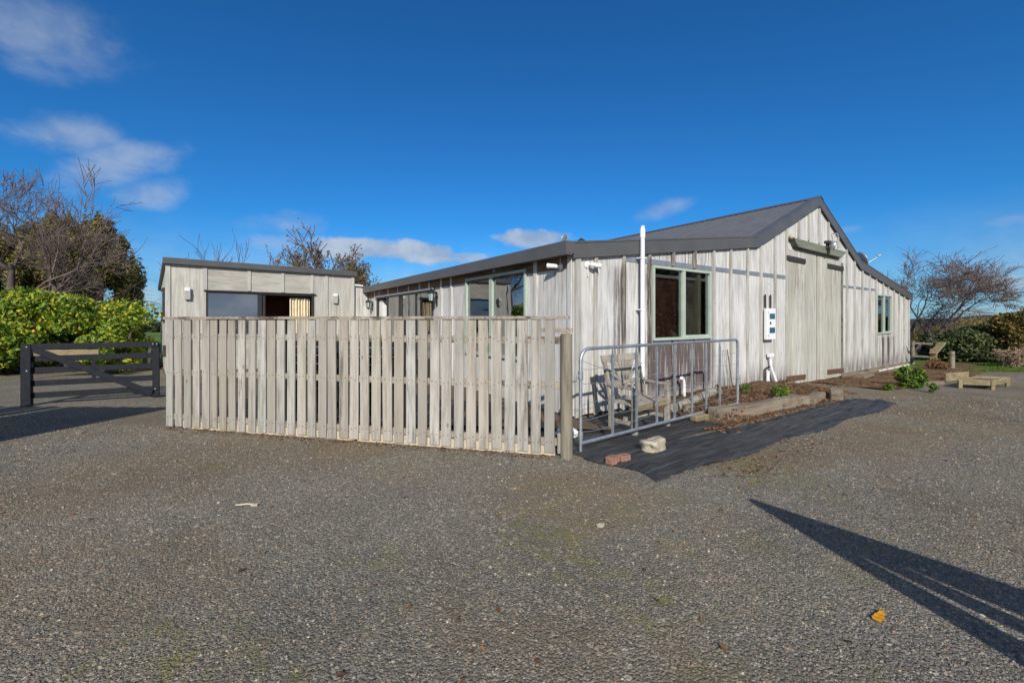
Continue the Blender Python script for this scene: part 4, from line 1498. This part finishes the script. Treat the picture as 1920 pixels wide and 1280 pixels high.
for t in (.3, .55, .78):
    c = Vector((1.76, -.75, .13)).lerp(Vector((3.45, -.48, .22)), t)
    b.lathe([(.088, -.01), (.088, .01)], c, (1.7, .27, .09), 14)
b.build('wire_binding', M['darkiron'], lg)
tag(MB().tube([(3.50, -.50, .26), (3.56, -.5, .34), (3.66, -.5, .32), (3.72, -.5, .2), (3.70, -.5, .06)], .03, 8).build('hose_loop', M['sleeper']), 'brown hose loop curling over the far end of the log', 'hose')
sp = thing('stump', 'short mossy post stump supporting the near end of the log', 'stump', (1.95, -.82, 0))
MB().tube([(1.95, -.86, -.02), (1.95, -.86, .18)], .07, 10).build('shaft', M['post'], sp)
el = thing('drain_pipe', 'white plastic pipe elbow sticking up beside the wall under the window', 'pipe', (2.88, -.17, 0))
MB().tube([(2.92, -.17, -.02), (2.92, -.17, .38), (2.90, -.17, .46), (2.86, -.17, .50), (2.82, -.18, .52)], .035, 10).build('pipe', M['pvc'], el)
for x, lb in ((4.62, 'thin grey steel rod leaning on the wall behind the end of the gate'), (4.78, 'rusty thin rod leaning on the wall right of the grey rod')):
    tag(MB().tube([(x + .06, -.16, .02), (x, -.05, 1.02)], .010, 6).build('rod', M['galv' if x < 4.7 else 'rust']), lb, 'rod')


# ------------------------------------------------------------------ leaves
def leafquads(P, size, up=None, flat=.0, asp=.5, seed=0, jit=.35):
    """diamond leaves at P, random facing; flat biases the leaf face towards up"""
    g = np.random.default_rng(seed)
    n = len(P)
    N = g.normal(size=(n, 3))
    N /= np.linalg.norm(N, axis=1)[:, None]
    if up is not None:
        N = N * (1 - flat) + np.asarray(up) * flat
        N /= np.linalg.norm(N, axis=1)[:, None]
    A = np.cross(N, g.normal(size=(n, 3)))
    A /= np.linalg.norm(A, axis=1)[:, None]
    B = np.cross(N, A)
    s = (np.asarray(size) * g.uniform(1 - jit, 1 + jit, n))[:, None]
    V = np.stack([P - A * s * .5, P + B * s * asp * .5 + N * s * .08, P + A * s * .5, P - B * s * asp * .5 + N * s * .08], 1)
    return V.reshape(-1, 3)


def leafobj(name, P, size, m, parent, up=None, flat=0., asp=.5, seed=0):
    V = leafquads(np.asarray(P), size, up, flat, asp, seed)
    F = np.arange(len(V), dtype=np.int32).reshape(-1, 4)
    return npmesh(name, V, F, m, parent)


def lumps(c, rx, ry, rz, nl, n, g, lr=(.28, .5), skin=.3, bottom=-.9):
    """points in the outer skin of many overlapping clumps spread over an ellipsoid"""
    c = np.asarray(c, float)
    d = g.normal(size=(nl, 3))
    d /= np.linalg.norm(d, axis=1)[:, None]
    d[:, 2] = np.maximum(d[:, 2], bottom)
    L = c + d * np.array([rx, ry, rz]) * g.uniform(.55, .85, (nl, 1))
    r = g.uniform(*lr, nl)
    k = g.integers(0, nl, n)
    e = g.normal(size=(n, 3))
    e /= np.linalg.norm(e, axis=1)[:, None]
    return L[k] + e * np.array([rx, ry, rz]) * (r[k] * (1 - skin * g.random(n) ** 1.5))[:, None]


def shrub(name, label, cat, base, rx, ry, h, n, size, m, seed, group=None, nl=26, flat=.2, asp=.5, trunk=True, stemmat='bark'):
    g = np.random.default_rng(seed)
    o = thing(name, label, cat, base, group)
    b = Vector(base)
    P = lumps((b.x, b.y, b.z + h * .5), rx, ry, h * .5, nl, n, g)
    P = P[P[:, 2] > b.z + .02]
    leafobj('crown', P, size, M[m], o, (0, -.4, .8), flat, asp, seed)
    if trunk:
        t = MB()
        for k in range(6):
            a = g.uniform(0, 6.28)
            t.tube([b + Vector((0, 0, -.05)), b + Vector((rx * .3 * math.cos(a), ry * .3 * math.sin(a), h * .35)), b + Vector((rx * .6 * math.cos(a), ry * .6 * math.sin(a), h * .75))], [.05, .035, .012], 5)
        t.build('stem', M[stemmat], o)
    return o


def bare_tree(name, label, base, lean, L0, r0, levels, seed, mt='bark', tw='twig', group=None, spread=.55, upk=.12, kids=(3, 5), minr=.006, fork=.18, droop=0.0, height=None, wide=1.0):
    r = random.Random(seed)
    o = thing(name, label, 'tree', base, group)
    trunk, twigs = MB(), MB()
    tips = []

    def grow(p, d, L, rad, lv):
        n = 5 if lv > 0 else 3
        pts, rr = [p], [rad]
        q, dd = Vector(p), Vector(d)
        for k in range(n):
            j = Vector((r.gauss(0, 1), r.gauss(0, 1), r.gauss(0, 1))) * .13
            dd = (dd + j + Vector((0, 0, upk * (1 if lv < levels else .3) - droop * (lv < levels)))).normalized()
            q = q + dd * L / n
            pts.append(q.copy())
            rr.append(max(minr, rad * (1 - .62 * (k + 1) / n)))
        (trunk if lv >= levels - 1 else twigs).tube(pts, rr, 7 if lv >= levels - 1 else 4, False)
        if lv == 0:
            tips.append(q.copy())
            return
        m = r.randint(*kids) + (1 if lv <= 2 else 0)
        for k in range(m):
            t = r.uniform(fork, 1.0) if k else 1.0
            i = min(n - 1, int(t * n))
            f = t * n - i
            s = pts[i].lerp(pts[min(i + 1, n)], f)
            a = Vector((r.gauss(0, 1), r.gauss(0, 1), r.gauss(0, 1)))
            base_d = (pts[min(i + 1, n)] - pts[i]).normalized() if i < n else dd
            a = (a - base_d * a.dot(base_d)).normalized()
            nd = (base_d + a * r.uniform(spread * .6, spread * 1.5)).normalized()
            grow(s, nd, L * r.uniform(.50, .78), max(minr, rr[i] * r.uniform(.45, .7)), lv - 1)
    grow(Vector(base), Vector(lean).normalized(), L0, r0, levels)
    if height:
        zmax = max(v[2] for m_ in (trunk, twigs) for v in m_.v) - base[2]
        k = height / zmax
        B0 = Vector(base)
        S = lambda v: (B0.x + (v[0] - B0.x) * k * wide, B0.y + (v[1] - B0.y) * k * wide, B0.z + (v[2] - B0.z) * k)
        trunk.v = [S(v) for v in trunk.v]
        twigs.v = [S(v) for v in twigs.v]
        tips[:] = [Vector(S(v)) for v in tips]
    trunk.build('trunk', M[mt], o)
    if twigs.v:
        twigs.build('crown', M[tw], o)
    return o, tips


# ------------------------------------------------------------------ vegetation, left
def left_side():
    # citrus bush
    g = np.random.default_rng(5)
    c = at(92, 14.0)
    o = thing('citrus_bush', 'big bright yellow green citrus bush with orange fruit behind the black gate', 'bush', c)
    rx, rz = 2.75, 1.36
    P = np.concatenate([lumps((c.x, c.y, 1.42), rx, 1.7, rz * 1.1, 46, 34000, g, (.20, .40), .55), lumps(tuple(at(-40, 13.6, 1.05)), 2.2, 1.6, 1.15, 30, 14000, g, (.22, .36), .3),
                        lumps(tuple(at(205, 13.6, .85)), .85, .9, .75, 14, 6000, g, (.25, .4), .3)])
    P = P[P[:, 2] > .08]
    leafobj('crown', P, .15 * g.uniform(.5, 1.35, len(P)), M['citrus'], o, (0.0, -.5, .75), .25, .5, 5)
    t = MB()
    for k in range(14):
        a = g.uniform(0, 6.28)
        b0 = at(-60 + k * 22, 14.0, -.05)
        t.tube([b0, b0 + Vector((.5 * math.cos(a), .4 * math.sin(a), .8)), b0 + Vector((1.0 * math.cos(a), .8 * math.sin(a), 1.7))], [.07, .05, .015], 6)
    t.build('stem', M['bark'], o)
    fr = lumps((c.x, c.y, 1.3), rx * 1.0, 1.7, rz, 40, 70, g, (.30, .38), .1)
    view = np.array([CAMP[0] - c.x, CAMP[1] - c.y])
    fr = [p for p in fr if (p[:2] - np.array([c.x, c.y])) @ view > 0 and p[2] > .4][:30]
    for p in fr:
        MB().lathe([(0, -.05), (.03, -.04), (.047, 0), (.03, .04), (0, .05)], p, (0, 0, 1), 8).build('fruit', M['lemon'], o)
    # conifers behind
    for k, (px, D, w, h, lb) in enumerate(((188, 20.5, 1.75, 6.3, 'dark olive conifer nearest the extension, with a rounded top'), (108, 21.5, 1.9, 6.6, 'middle olive conifer with a pointed top behind the bare branches'),
                                           (30, 20.5, 2.1, 5.9, 'broad brownish conifer at the left edge behind the bare tree'))):
        g = np.random.default_rng(40 + k)
        b = at(px, D)
        o = thing('conifer', lb, 'tree', b, 'conifers behind the citrus bush')
        n, nl = 30000, 110
        zz = g.uniform(.02, .96, nl)
        pr = np.minimum(1, (1 - zz) * 2.3) ** .6 * g.uniform(.5, .86, nl)
        la = g.uniform(0, 6.28, nl)
        Lc = np.stack([b.x + pr * w * np.cos(la), b.y + pr * w * np.sin(la), zz * h], 1)
        lr = g.uniform(.20, .42, nl)
        kk = g.integers(0, nl, n)
        e = g.normal(size=(n, 3))
        e /= np.linalg.norm(e, axis=1)[:, None]
        P = Lc[kk] + e * np.array([1, 1, 2.1]) * (lr[kk] * (1 - .5 * g.random(n) ** 2))[:, None]
        P += np.array([0, 0, 1.0]) * (np.maximum(0, e[:, 2]) ** 6 * g.uniform(0, .45, n))[:, None]
        P = P[P[:, 2] > .05]
        leafobj('crown', P, .24, M['conifer'], o, (0, 0, 1), -.0, .32, 40 + k)
        MB().tube([b + Vector((0, 0, -.1)), b + Vector((0, 0, h * .9))], [.2, .03], 8).build('trunk', M['bark'], o)
    # big bare tree spreading over them
    bare_tree('bare_tree', 'large leafless purple brown tree spreading over the conifers at the left edge', at(5, 16.2, -.1), (.0, -.1, 1), 3.4, .22, 5, 21, spread=.62, upk=.05, kids=(4, 5), minr=.006, height=9.2, wide=1.0, fork=.45)
    bare_tree('bare_tree', 'leafless many stemmed tree in front of the left and middle conifers', at(50, 16.8, -.1), (.1, 0, 1), 2.4, .12, 4, 23, spread=.7, upk=.08, kids=(3, 5), minr=.0065, height=7.9, wide=.9, fork=.4)
    bare_tree('bare_tree', 'leafless tangled shrub tree with pale twigs just above the citrus bush', at(60, 17.0, -.1), (.5, .1, 1), 2.6, .12, 4, 31, tw='paleb', spread=.9, upk=-.02, kids=(3, 4), minr=.006)
    bare_tree('bare_tree', 'thin leafless tree reaching right over the rounded conifer', at(120, 17.5, -.1), (.55, -.4, 1.1), 2.6, .10, 4, 34, spread=.6, upk=.03, kids=(3, 5), minr=.007, height=6.4, wide=1.1)
    bare_tree('bare_shrub', 'fine leafless shrub beside the extension seen against the fields', at(300, 19, -.05), (-.5, .1, .8), 1.9, .05, 3, 15, tw='twig2', spread=.75, upk=.0, kids=(3, 4), minr=.008)
    # timber lying behind the gate, litter, white stake
    p, q = at(40, 12.0, .75), at(186, 12.25, .75)
    tr = thing('timber_trough', 'pale brown timber plank seen between the black gate rails', 'plank', at(110, 12.1, .6))
    MB().bar(p, q, .05, .22).build('board', M['frame_wood'], tr, .004)
    b = MB()
    for px in (50, 176):
        b.bar(at(px, 12.15, -.05), at(px, 12.15, .64), .09, .07)
    b.build('trestle', M['blackpaint'], tr)
    st = thing('marker_stake', 'white painted stake standing in the grass behind the black gate', 'stake', at(279, 15.5, 0))
    MB().tube([at(279, 15.5, -.1), at(279, 15.5, .78)], .06, 8).build('shaft', M['white'], st)
    # far fields
    g = np.random.default_rng(77)
    for k, (px0, px1, D, h, lb) in enumerate(((-200, 400, 70, 1.3, 'low dark hedge row across the near paddock'), (-300, 420, 150, 2.6, 'long hedge row on the far side of the fields'), (270, 330, 62, 2.6, 'dark clump of shrubs at the paddock edge left of the extension'))):
        n = 5000
        px = g.uniform(px0, px1, n)
        d = D + g.normal(0, 1.2, n)
        xr = (px - 960) / 800 * d
        P = CAMP[:2] + RGT[None] * xr[:, None] + FWD[None] * d[:, None]
        z = np.abs(g.normal(0, .5, n)) * h * .7 * (.7 + .4 * np.sin(px * .06))
        P = np.concatenate([P, np.clip(z, 0, h)[:, None]], 1)
        o = thing('hedge', lb, 'hedge', at((px0 + px1) / 2, D))
        leafobj('foliage', P, 1.0 if D > 60 else .5, M['farhedge'], o, seed=k)
    fh = thing('farmhouse', 'tiny white farmhouse far across the fields', 'house', at(262, 260, 0))
    c = at(262, 260, 0)
    MB().box(c.x - 4, c.x + 4, c.y - 3, c.y + 3, 0, 3.4).build('wall', M['white'], fh)
    MB().prism([(c.x - 4.4, c.y - 3.3, 3.4), (c.x - 4.4, c.y + 3.3, 3.4), (c.x - 4.4, c.y, 5)], (0, 0, 0), (8.8, 0, 0)).build('roof', M['fascia'], fh)


left_side()


# ------------------------------------------------------------------ trees behind the extension
def behind():
    bare_tree('bare_tree', 'thin leafless tree top left of centre above the extension roof', at(372, 22, 0), (-.16, 0, 1), 3.0, .06, 3, 3, tw='twig2', spread=.5, upk=.1, kids=(3, 4), minr=.011, height=6.3, wide=.8)
    bare_tree('bare_tree', 'upright leafless tree top right of its twin above the extension roof', at(398, 21, 0), (.03, 0, 1), 3.2, .06, 3, 8, tw='twig2', spread=.45, upk=.12, kids=(3, 4), minr=.011, height=6.5, wide=.8)
    for k, (px, D, hh, nl, lb) in enumerate(((548, 20, 5.9, 700, 'tallest autumn tree with sparse orange leaves behind the extension'), (690, 20.5, 5.3, 1500, 'autumn tree with green and brown leaves nearest the barn gutter'),
                                         (622, 21, 5.3, 1100, 'autumn tree in the middle of the row behind the extension'), (505, 21, 5.7, 160, 'nearly leafless slender tree at the left end of the autumn row'))):
        o, tips = bare_tree('autumn_tree', lb, at(px, D, 0), (.10, 0, 1), 1.7, .09, 4, 60 + k, spread=.48, upk=.16, kids=(3, 5), minr=.008, height=hh, wide=1.35)
        g = np.random.default_rng(60 + k)
        T = np.array([tuple(t) for t in tips])
        T = T[g.integers(0, len(T), nl)]
        P = T + g.normal(0, .10, T.shape) - np.array([0, 0, 1]) * np.abs(g.normal(0, .25, (nl, 1)))
        leafobj('leaves', P, .14, M['autumn'], o, seed=k)
    shrub('leafy_shrub', 'low leafy shrub top just showing over the far end of the barn gutter', 'shrub', at(745, 23, 0), 2.0, 1.2, 3.6, 3500, .16, 'autumn', 91)


behind()


# ------------------------------------------------------------------ right side
def right_side():
    bare_tree('bare_tree', 'wide leafless tree leaning right beyond the far end of the barn', at(1700, 20.0, -.2), (.40, -.33, .75), 2.2, .10, 5, 14, tw='twig', mt='twig2', spread=.70, upk=.02, kids=(4, 5), minr=.0052, height=5.4, wide=1.4)
    bare_tree('bare_tree', 'fine leafless tree showing above the right lean-to roof', at(1700, 23, -.2), (.3, -.1, 1), 2.2, .08, 5, 18, tw='twig2', spread=.75, upk=.05, kids=(3, 4), minr=.006, height=5.4, wide=1.5)
    sh = [(1800, 19.5, 1.3, 1.45, 'darkshrub', 8000, 'dark green bushy shrub right of the barn behind the short post'), (1850, 20.0, 1.4, 1.75, 'darkshrub', 9000, 'tallest dark green shrub in the hedge on the right'),
          (1900, 18.6, 1.0, 2.15, 'oliveshrub', 8000, 'golden olive shrub at the right edge of the hedge'), (1765, 22.0, 1.1, 1.25, 'darkshrub', 5000, 'low dark shrub at the left end of the hedge beside the barn'),
          (1955, 18.0, 1.4, 2.5, 'oliveshrub', 7000, 'olive brown shrub cut by the right edge of the photo'), (1728, 25.0, 1.6, 1.35, 'oliveshrub', 5000, 'brown scrubby bush just beyond the barn end'),
          (1790, 30.0, 2.4, 1.7, 'oliveshrub', 6000, 'brownish scrub rising behind the dark hedge shrubs'), (1880, 30.0, 2.6, 2.1, 'oliveshrub', 6000, 'brown scrub behind the golden shrub on the right')]
    for k, (px, D, r, h, m, n, lb) in enumerate(sh):
        p = at(px, D)
        p.z = gz(p.x)
        shrub('shrub', lb, 'shrub', p, r, r, h, n, .15, m, 200 + k, 'hedge shrubs beyond the lawn', 22)
    for k, px in enumerate((1880, 1915, 1940)):
        p = at(px, 16.9)
        p.z = gz(p.x)
        bare_tree('twiggy_bush', ('pinkish brown twiggy bush in front of the golden shrub', 'pinkish brown twiggy bush at the right edge in front of the hedge', 'pinkish brown twiggy bush cut by the right edge')[k], p, (.1, 0, 1), .5, .03, 4, 120 + k, tw='paleb', spread=1.0, upk=-.03, kids=(4, 6), minr=.008)
    # lower plants by the barn end
    p = at(1707, 11.6)
    p.z = gz(p.x)
    shrub('leafy_plant', 'bushy bright green plant at the foot of the barn end', 'plant', p + Vector((0, 0, -.02)), .30, .30, .62, 1000, .13, 'fernleaf', 301, None, 16, .3, .38, False)
    p = at(1668, 10.9)
    p.z = gz(p.x)
    shrub('leafy_plant', 'small yellow green tuft left of the bushy plant', 'plant', p, .18, .14, .16, 260, .08, 'fernleaf', 302, None, 8, .3, .4, False)
    p = at(1745, 10.7)
    p.z = gz(p.x)
    shrub('leafy_plant', 'tiny yellow green tuft right of the bushy plant', 'plant', p, .15, .12, .24, 160, .09, 'fernleaf', 303, None, 8, .3, .35, False)
    p = Vector((4.45, -1.36, .10))
    shrub('leafy_plant', 'bright green weed growing among the edging timbers', 'plant', p, .30, .2, .28, 420, .09, 'fernleaf', 304, None, 10, .3, .3, False)
    shrub('leafy_plant', 'little green weed sprouting in the soil by the barn wall', 'plant', Vector((4.5, -.55, .12)), .28, .2, .16, 200, .07, 'fernleaf', 305, None, 10, .3, .3, False)
    p = at(1762, 16.0); p.z = gz(p.x)
    shrub('flax_plant', 'red leaved low plant beside the short fence post', 'plant', p, .5, .3, .5, 260, .22, 'brownleaf', 306, None, 8, .2, .2, False)
    # raised bed frame on short legs
    def zpt(px, py, z):
        D = 800 * (1.7 - z) / (py - 600)
        return at(px, D, z)
    zb = -.2
    A, B_, C_ = zpt(1800, 728, zb), zpt(1861, 731, zb), zpt(1889, 724, zb)
    Dp = A + (C_ - B_)
    o = thing('bed_frame', 'low square timber bed frame on short legs standing on the gravel', 'frame', A)
    up = Vector((0, 0, 1))
    for p in (A, B_, C_, Dp):
        MB().bar(p - up * .02, p + up * .23, .08, .08, up=tuple((B_ - A).normalized())).build('leg', M['frame_wood'], o, .004)
    for p, q in ((A, B_), (B_, C_), (C_, Dp), (Dp, A)):
        e = (q - p).normalized() * .05
        MB().bar(p + up * .19 - e * 1.0 , q + up * .19 - e * .0, .035, .15).build('side_board', M['frame_wood'], o, .004)
    b = MB()
    for k in range(5):
        t = (k + .5) / 5
        b.bar(A.lerp(Dp, t) + up * .20, B_.lerp(C_, t) + up * .20, (Dp - A).length / 5 - .01, .02)
    b.build('deck', M['sleeper'], o)
    p, q = at(1772, 13.2), at(1815, 13.4)
    o = MB().bar((p.x, p.y, gz(p.x) + .13), (q.x, q.y, gz(q.x) + .16), .05, .25)
    tag(o.build('board', M['frame_wood'], None, .004), 'wide weathered board on edge behind the low bed frame', 'plank')
    timber('half buried dark timber in the brown soil left of the low bed frame', tuple(at(1700, 12.2, -.2)), tuple(at(1765, 12.6, -.2)), .16, .10, 'sleeper', group=None)
    # posts and wires
    for k, (px, D, h, w, lb) in enumerate(((1785, 16.2, .72, .17, 'short thick mossy fence post in front of the dark shrubs'), (1711, 18.2, 1.0, .14, 'slim fence post just past the barn corner'), (1930, 17.2, .8, .12, 'thin fence post at the right edge of the lawn'))):
        p = at(px, D)
        p.z = gz(p.x)
        o = thing('fence_post', lb, 'post', p, 'wire fence posts by the lawn')
        MB().tube([p - Vector((0, 0, .1)), p + Vector((0, 0, h))], [w / 2, w / 2 * .95], 10).build('shaft', M['post'], o)
        if k != 2:
            MB().tube([p + Vector((0, 0, h * .8 - .01)), p + Vector((0, 0, h * .8 + .01))], w / 2 + .006, 10).build('staple_band', M['darkiron'], o)
    for k, z in enumerate((.25, .42, .58)):
        a, b, c = at(1711, 18.2), at(1785, 16.2), at(1930, 17.2)
        pts = [Vector((v.x, v.y, gz(v.x) + z)) for v in (a, b, c)]
        tag(MB().tube(pts, .0045, 5).build('fence_wire', M['darkiron']), ('lowest', 'middle', 'top')[k] + ' strand of the wire fence by the lawn', 'wire', 'strands of the wire fence')
    p = at(1748, 17.0); p.z = gz(p.x)
    o = thing('rail_stand', 'broken timber rail stand with a tilted board beside the barn corner', 'fence', p)
    b = MB()
    b.bar(p + Vector((.2, 0, -.1)), p + Vector((.2, 0, .75)), .2, .16)
    b.build('post', M['frame_wood'], o, .01)
    MB().bar(p + Vector((.05, .0, .55)), p + Vector((.5, -.2, 1.0)), .25, .06).build('tilted_board', M['frame_wood'], o, .005)
    for z in (.42, .95):
        q = at(1712, 17.6)
        MB().bar(p + Vector((.15, .02, z)), (q.x, q.y, gz(q.x) + z), .05, .08).build('rail', M['post'], o, .004)
    # grass on the lawn strip
    g = np.random.default_rng(9)
    n = 9000
    px, D = g.uniform(1760, 1990, n), g.uniform(15.6, 18.5, n)
    xr = (px - 960) / 800 * D
    P = CAMP[:2] + RGT[None] * xr[:, None] + FWD[None] * D[:, None]
    z = np.array([gz(x) for x in P[:, 0]]) + .03
    V = leafquads(np.concatenate([P, z[:, None]], 1), .10, None, 0, .25, 9)
    tag(npmesh('grass', V, np.arange(len(V)).reshape(-1, 4), M['grassblade']), kind='stuff')


right_side()


# ------------------------------------------------------------------ litter
def litter():
    g = np.random.default_rng(15)
    n = 2600
    P = np.stack([g.uniform(1.8, 7.3, n), -1.62 + 1.6 * g.random(n) ** 1.0, np.zeros(n)], 1)
    P[:, 2] = .15 + g.normal(0, .02, n) + np.array([gz(x) for x in P[:, 0]])
    Q = np.stack([g.uniform(1.2, 6.2, 900), -1.66 - np.abs(g.normal(0, .14, 900)), np.zeros(900)], 1)
    Q[:, 2] = .03
    U = np.stack([g.uniform(9.5, 17, 1500), g.uniform(-2.1, -.1, 1500), np.zeros(1500)], 1)
    U[:, 2] = np.array([gz(x) for x in U[:, 0]]) + .06
    # along the foot of the picket fence and scattered over the gravel
    s = g.uniform(0, FLEN, 700)
    off = np.abs(g.normal(0, .10, 700)) + .02
    Fp = np.array([FA.x, FA.y, .012]) + s[:, None] * np.array([FD.x, FD.y, 0]) + off[:, None] * np.array([FN.x, FN.y, 0])
    D = g.uniform(1.9, 8.5, 230)
    X = g.uniform(-1.25, 1.25, 230) * D
    S = np.concatenate([CAMP[:2] + X[:, None] * RGT + D[:, None] * FWD, np.full((230, 1), .012)], 1)
    K = np.concatenate([np.array([(.1, -2.9, .012)]) + g.normal(0, 1, (120, 3)) * np.array([.35, .18, 0]), np.array([(1.2, -2.95, .012)]) + g.normal(0, 1, (90, 3)) * np.array([.5, .12, 0])])
    A = np.concatenate([P, Q, U, Fp, S, K])
    V = leafquads(A, np.where(np.arange(len(A)) < 5000, .055, .036), (0, 0, 1), .75, .6, 15, .5)
    V[:, 2] = np.maximum(V[:, 2], .006 + np.array([gz(x) for x in V[:, 0]]))
    tag(npmesh('leaf_litter', V, np.arange(len(V)).reshape(-1, 4), M['brownleaf']), kind='stuff')
    # far litter line behind the black gate
    px, D = g.uniform(-60, 330, 1500), g.uniform(14.6, 15.9, 1500)
    xr = (px - 960) / 800 * D
    L = np.concatenate([CAMP[:2] + RGT[None] * xr[:, None] + FWD[None] * D[:, None], np.full((1500, 1), .03)], 1)
    V = leafquads(L, .09, (0, 0, 1), .6, .6, 16, .5)
    tag(npmesh('leaf_litter', V, np.arange(len(V)).reshape(-1, 4), M['brownleaf']), kind='stuff')
    c = Vector((-1.86, -4.59, .0))
    def f(u, v):
        a = u * 2 * math.pi
        r = v * (.036 + .007 * math.cos(a * 2) + .012 * max(0, math.cos(a)) ** 8)
        ca = math.cos(a)
        x, y = r * ca * 1.35, r * math.sin(a) * (.80 - .22 * ca) * (1 + .06 * math.sin(a * 11))
        return (c.x + x, c.y + y, .012 + 2.2 * y * y + 1.2 * x * x + .05 * x + .004 * math.sin(x * 160))
    tag(MB().grid(f, 24, 6).build('fallen_leaf', M['yellowleaf']), 'single bright yellow fallen leaf on the gravel', 'leaf')
    b = MB()
    p = Vector((-4.76, -.83, .012))
    b.tube([p + RGT3 * -.10, p + RGT3 * .0 + Vector((0, 0, .01)), p + RGT3 * .07 + Vector((0, .02, 0))], .008, 6)
    b.bar(p + RGT3 * .04, p + RGT3 * .1 + Vector((0, .015, .0)), .03, .012)
    tag(b.build('stick', M['kick']), 'pale broken stick lying on the gravel left of centre', 'stick')
    for k, (px, py, s, lb) in enumerate(((1126, 988, .035, 'flat pale stone chip on the gravel in the middle'), (150, 812, .05, 'brown clod lying near the shadow edge by the black gate'))):
        D = 1360 / (py - 600)
        q = at(px, D, .01)
        blob('stone', (q.x, q.y, .014), s, s * .6, s * .4, M['rock' if k == 0 else 'sleeper'], lb, 'stone', 70 + k, .2)


RGT3 = Vector((RGT[0], RGT[1], 0))
litter()


# ------------------------------------------------------------------ out of frame: shadow casters added for the gravel, trees that show in the glass
def outside():
    k = 1 / math.tan(R(SUN_EL))
    hv = Vector((math.sin(R(SUN_AZ)), math.cos(R(SUN_AZ)), 0))
    # invented slatted roof out of view, added to shade the drive on the left
    H = 2.45
    back = lambda x, y: Vector((x, y, 0)) - hv * (k * H)
    n0, n1 = back(-5.75, 5.08), back(-7.5, 3.55)
    far = back(-8.9, 9.6)
    e = (n1 - n0).normalized()
    o = thing('shadow_slats', 'unseen slatted roof added left of the frame to shade the drive', 'shadow caster', n1)
    wv = (far - n0)
    wv = wv - e * wv.dot(e)
    b = MB()
    N = 15
    for i in range(N):
        t0, t1 = i / N, (i + (.72 if i in (5, 8) else .85 if i in (6, 11) else .985)) / N
        p0, p1 = n0 + wv * t0 + e * .4 * t0 * 3, n0 + wv * t1 + e * .4 * t0 * 3
        q0, q1 = p0 + e * 6.5, p1 + e * 6.5
        b.prism([p0, q0, q1, p1], (0, 0, H), (0, 0, H + .04))
    b.build('shade_slats', M['capwood'], o)
    ps = MB()
    for u, v in ((2.3, .3), (2.6, .9), (6.2, .1), (6.2, .9)):
        c = n0 + e * u + wv * v
        ps.box(c.x - .05, c.x + .05, c.y - .05, c.y + .05, 0, H)
    ps.build('posts', M['post'], o)
    # made-up four legged stand added right of the camera to cast the striped shadow
    tip = Vector((-.81, -3.34, 0))
    H = 1.9
    apex = tip - hv * (k * H) + Vector((0, 0, H))
    o = thing('shadow_stand', 'unseen four legged stand added right of the frame to cast the striped shadow', 'stand', (apex.x, apex.y, 0))
    strips = [((-.78, -5.02), (-.96, -5.04)), ((-.975, -5.04), (-1.13, -5.05)), ((-1.21, -5.06), (-1.36, -5.075)), ((-1.44, -5.08), (-1.72, -5.11))]
    for a, c in strips:
        m = (Vector((*a, 0)) + Vector((*c, 0))) / 2
        wd = (Vector((*a, 0)) - Vector((*c, 0))).length
        d = m - tip
        # foot where the stand meets the ground, on the line of its shadow
        tt = (apex.xy - tip.xy).dot(hv.xy) / d.xy.dot(hv.xy)
        foot = tip + d * tt
        w2 = wd * tt * .93
        MB().bar(apex - Vector((0, 0, .03)), foot, .10, .05, up=tuple(Vector((hv.y, -hv.x, 0))), w2=.07, h2=w2 * .70).build('leg', M['picket'], o)
    side = Vector((hv.y, -hv.x, 0))
    g = np.random.default_rng(88)
    # trees behind the camera that show in the window glass
    for kk, (x, y, r, h) in enumerate(((16, -13.5, 2.6, 5.6), (20, -14, 2.8, 6.2), (24, -14, 3.0, 6.4), (28.5, -14, 3.0, 6.4), (34, -14, 3.2, 6.6))):
        shrub('oak_tree', 'brown leaved tree behind the photographer, mirrored in the barn windows', 'tree', Vector((x, y, gz(x))), r, r * .9, h + 1.0, 9000, .30, 'brownleaf' if kk % 2 else 'autumn', 400 + kk, 'trees behind the photographer', 30)


outside()
for o in SC.objects:
    if '_local' in o:
        del o['_local']
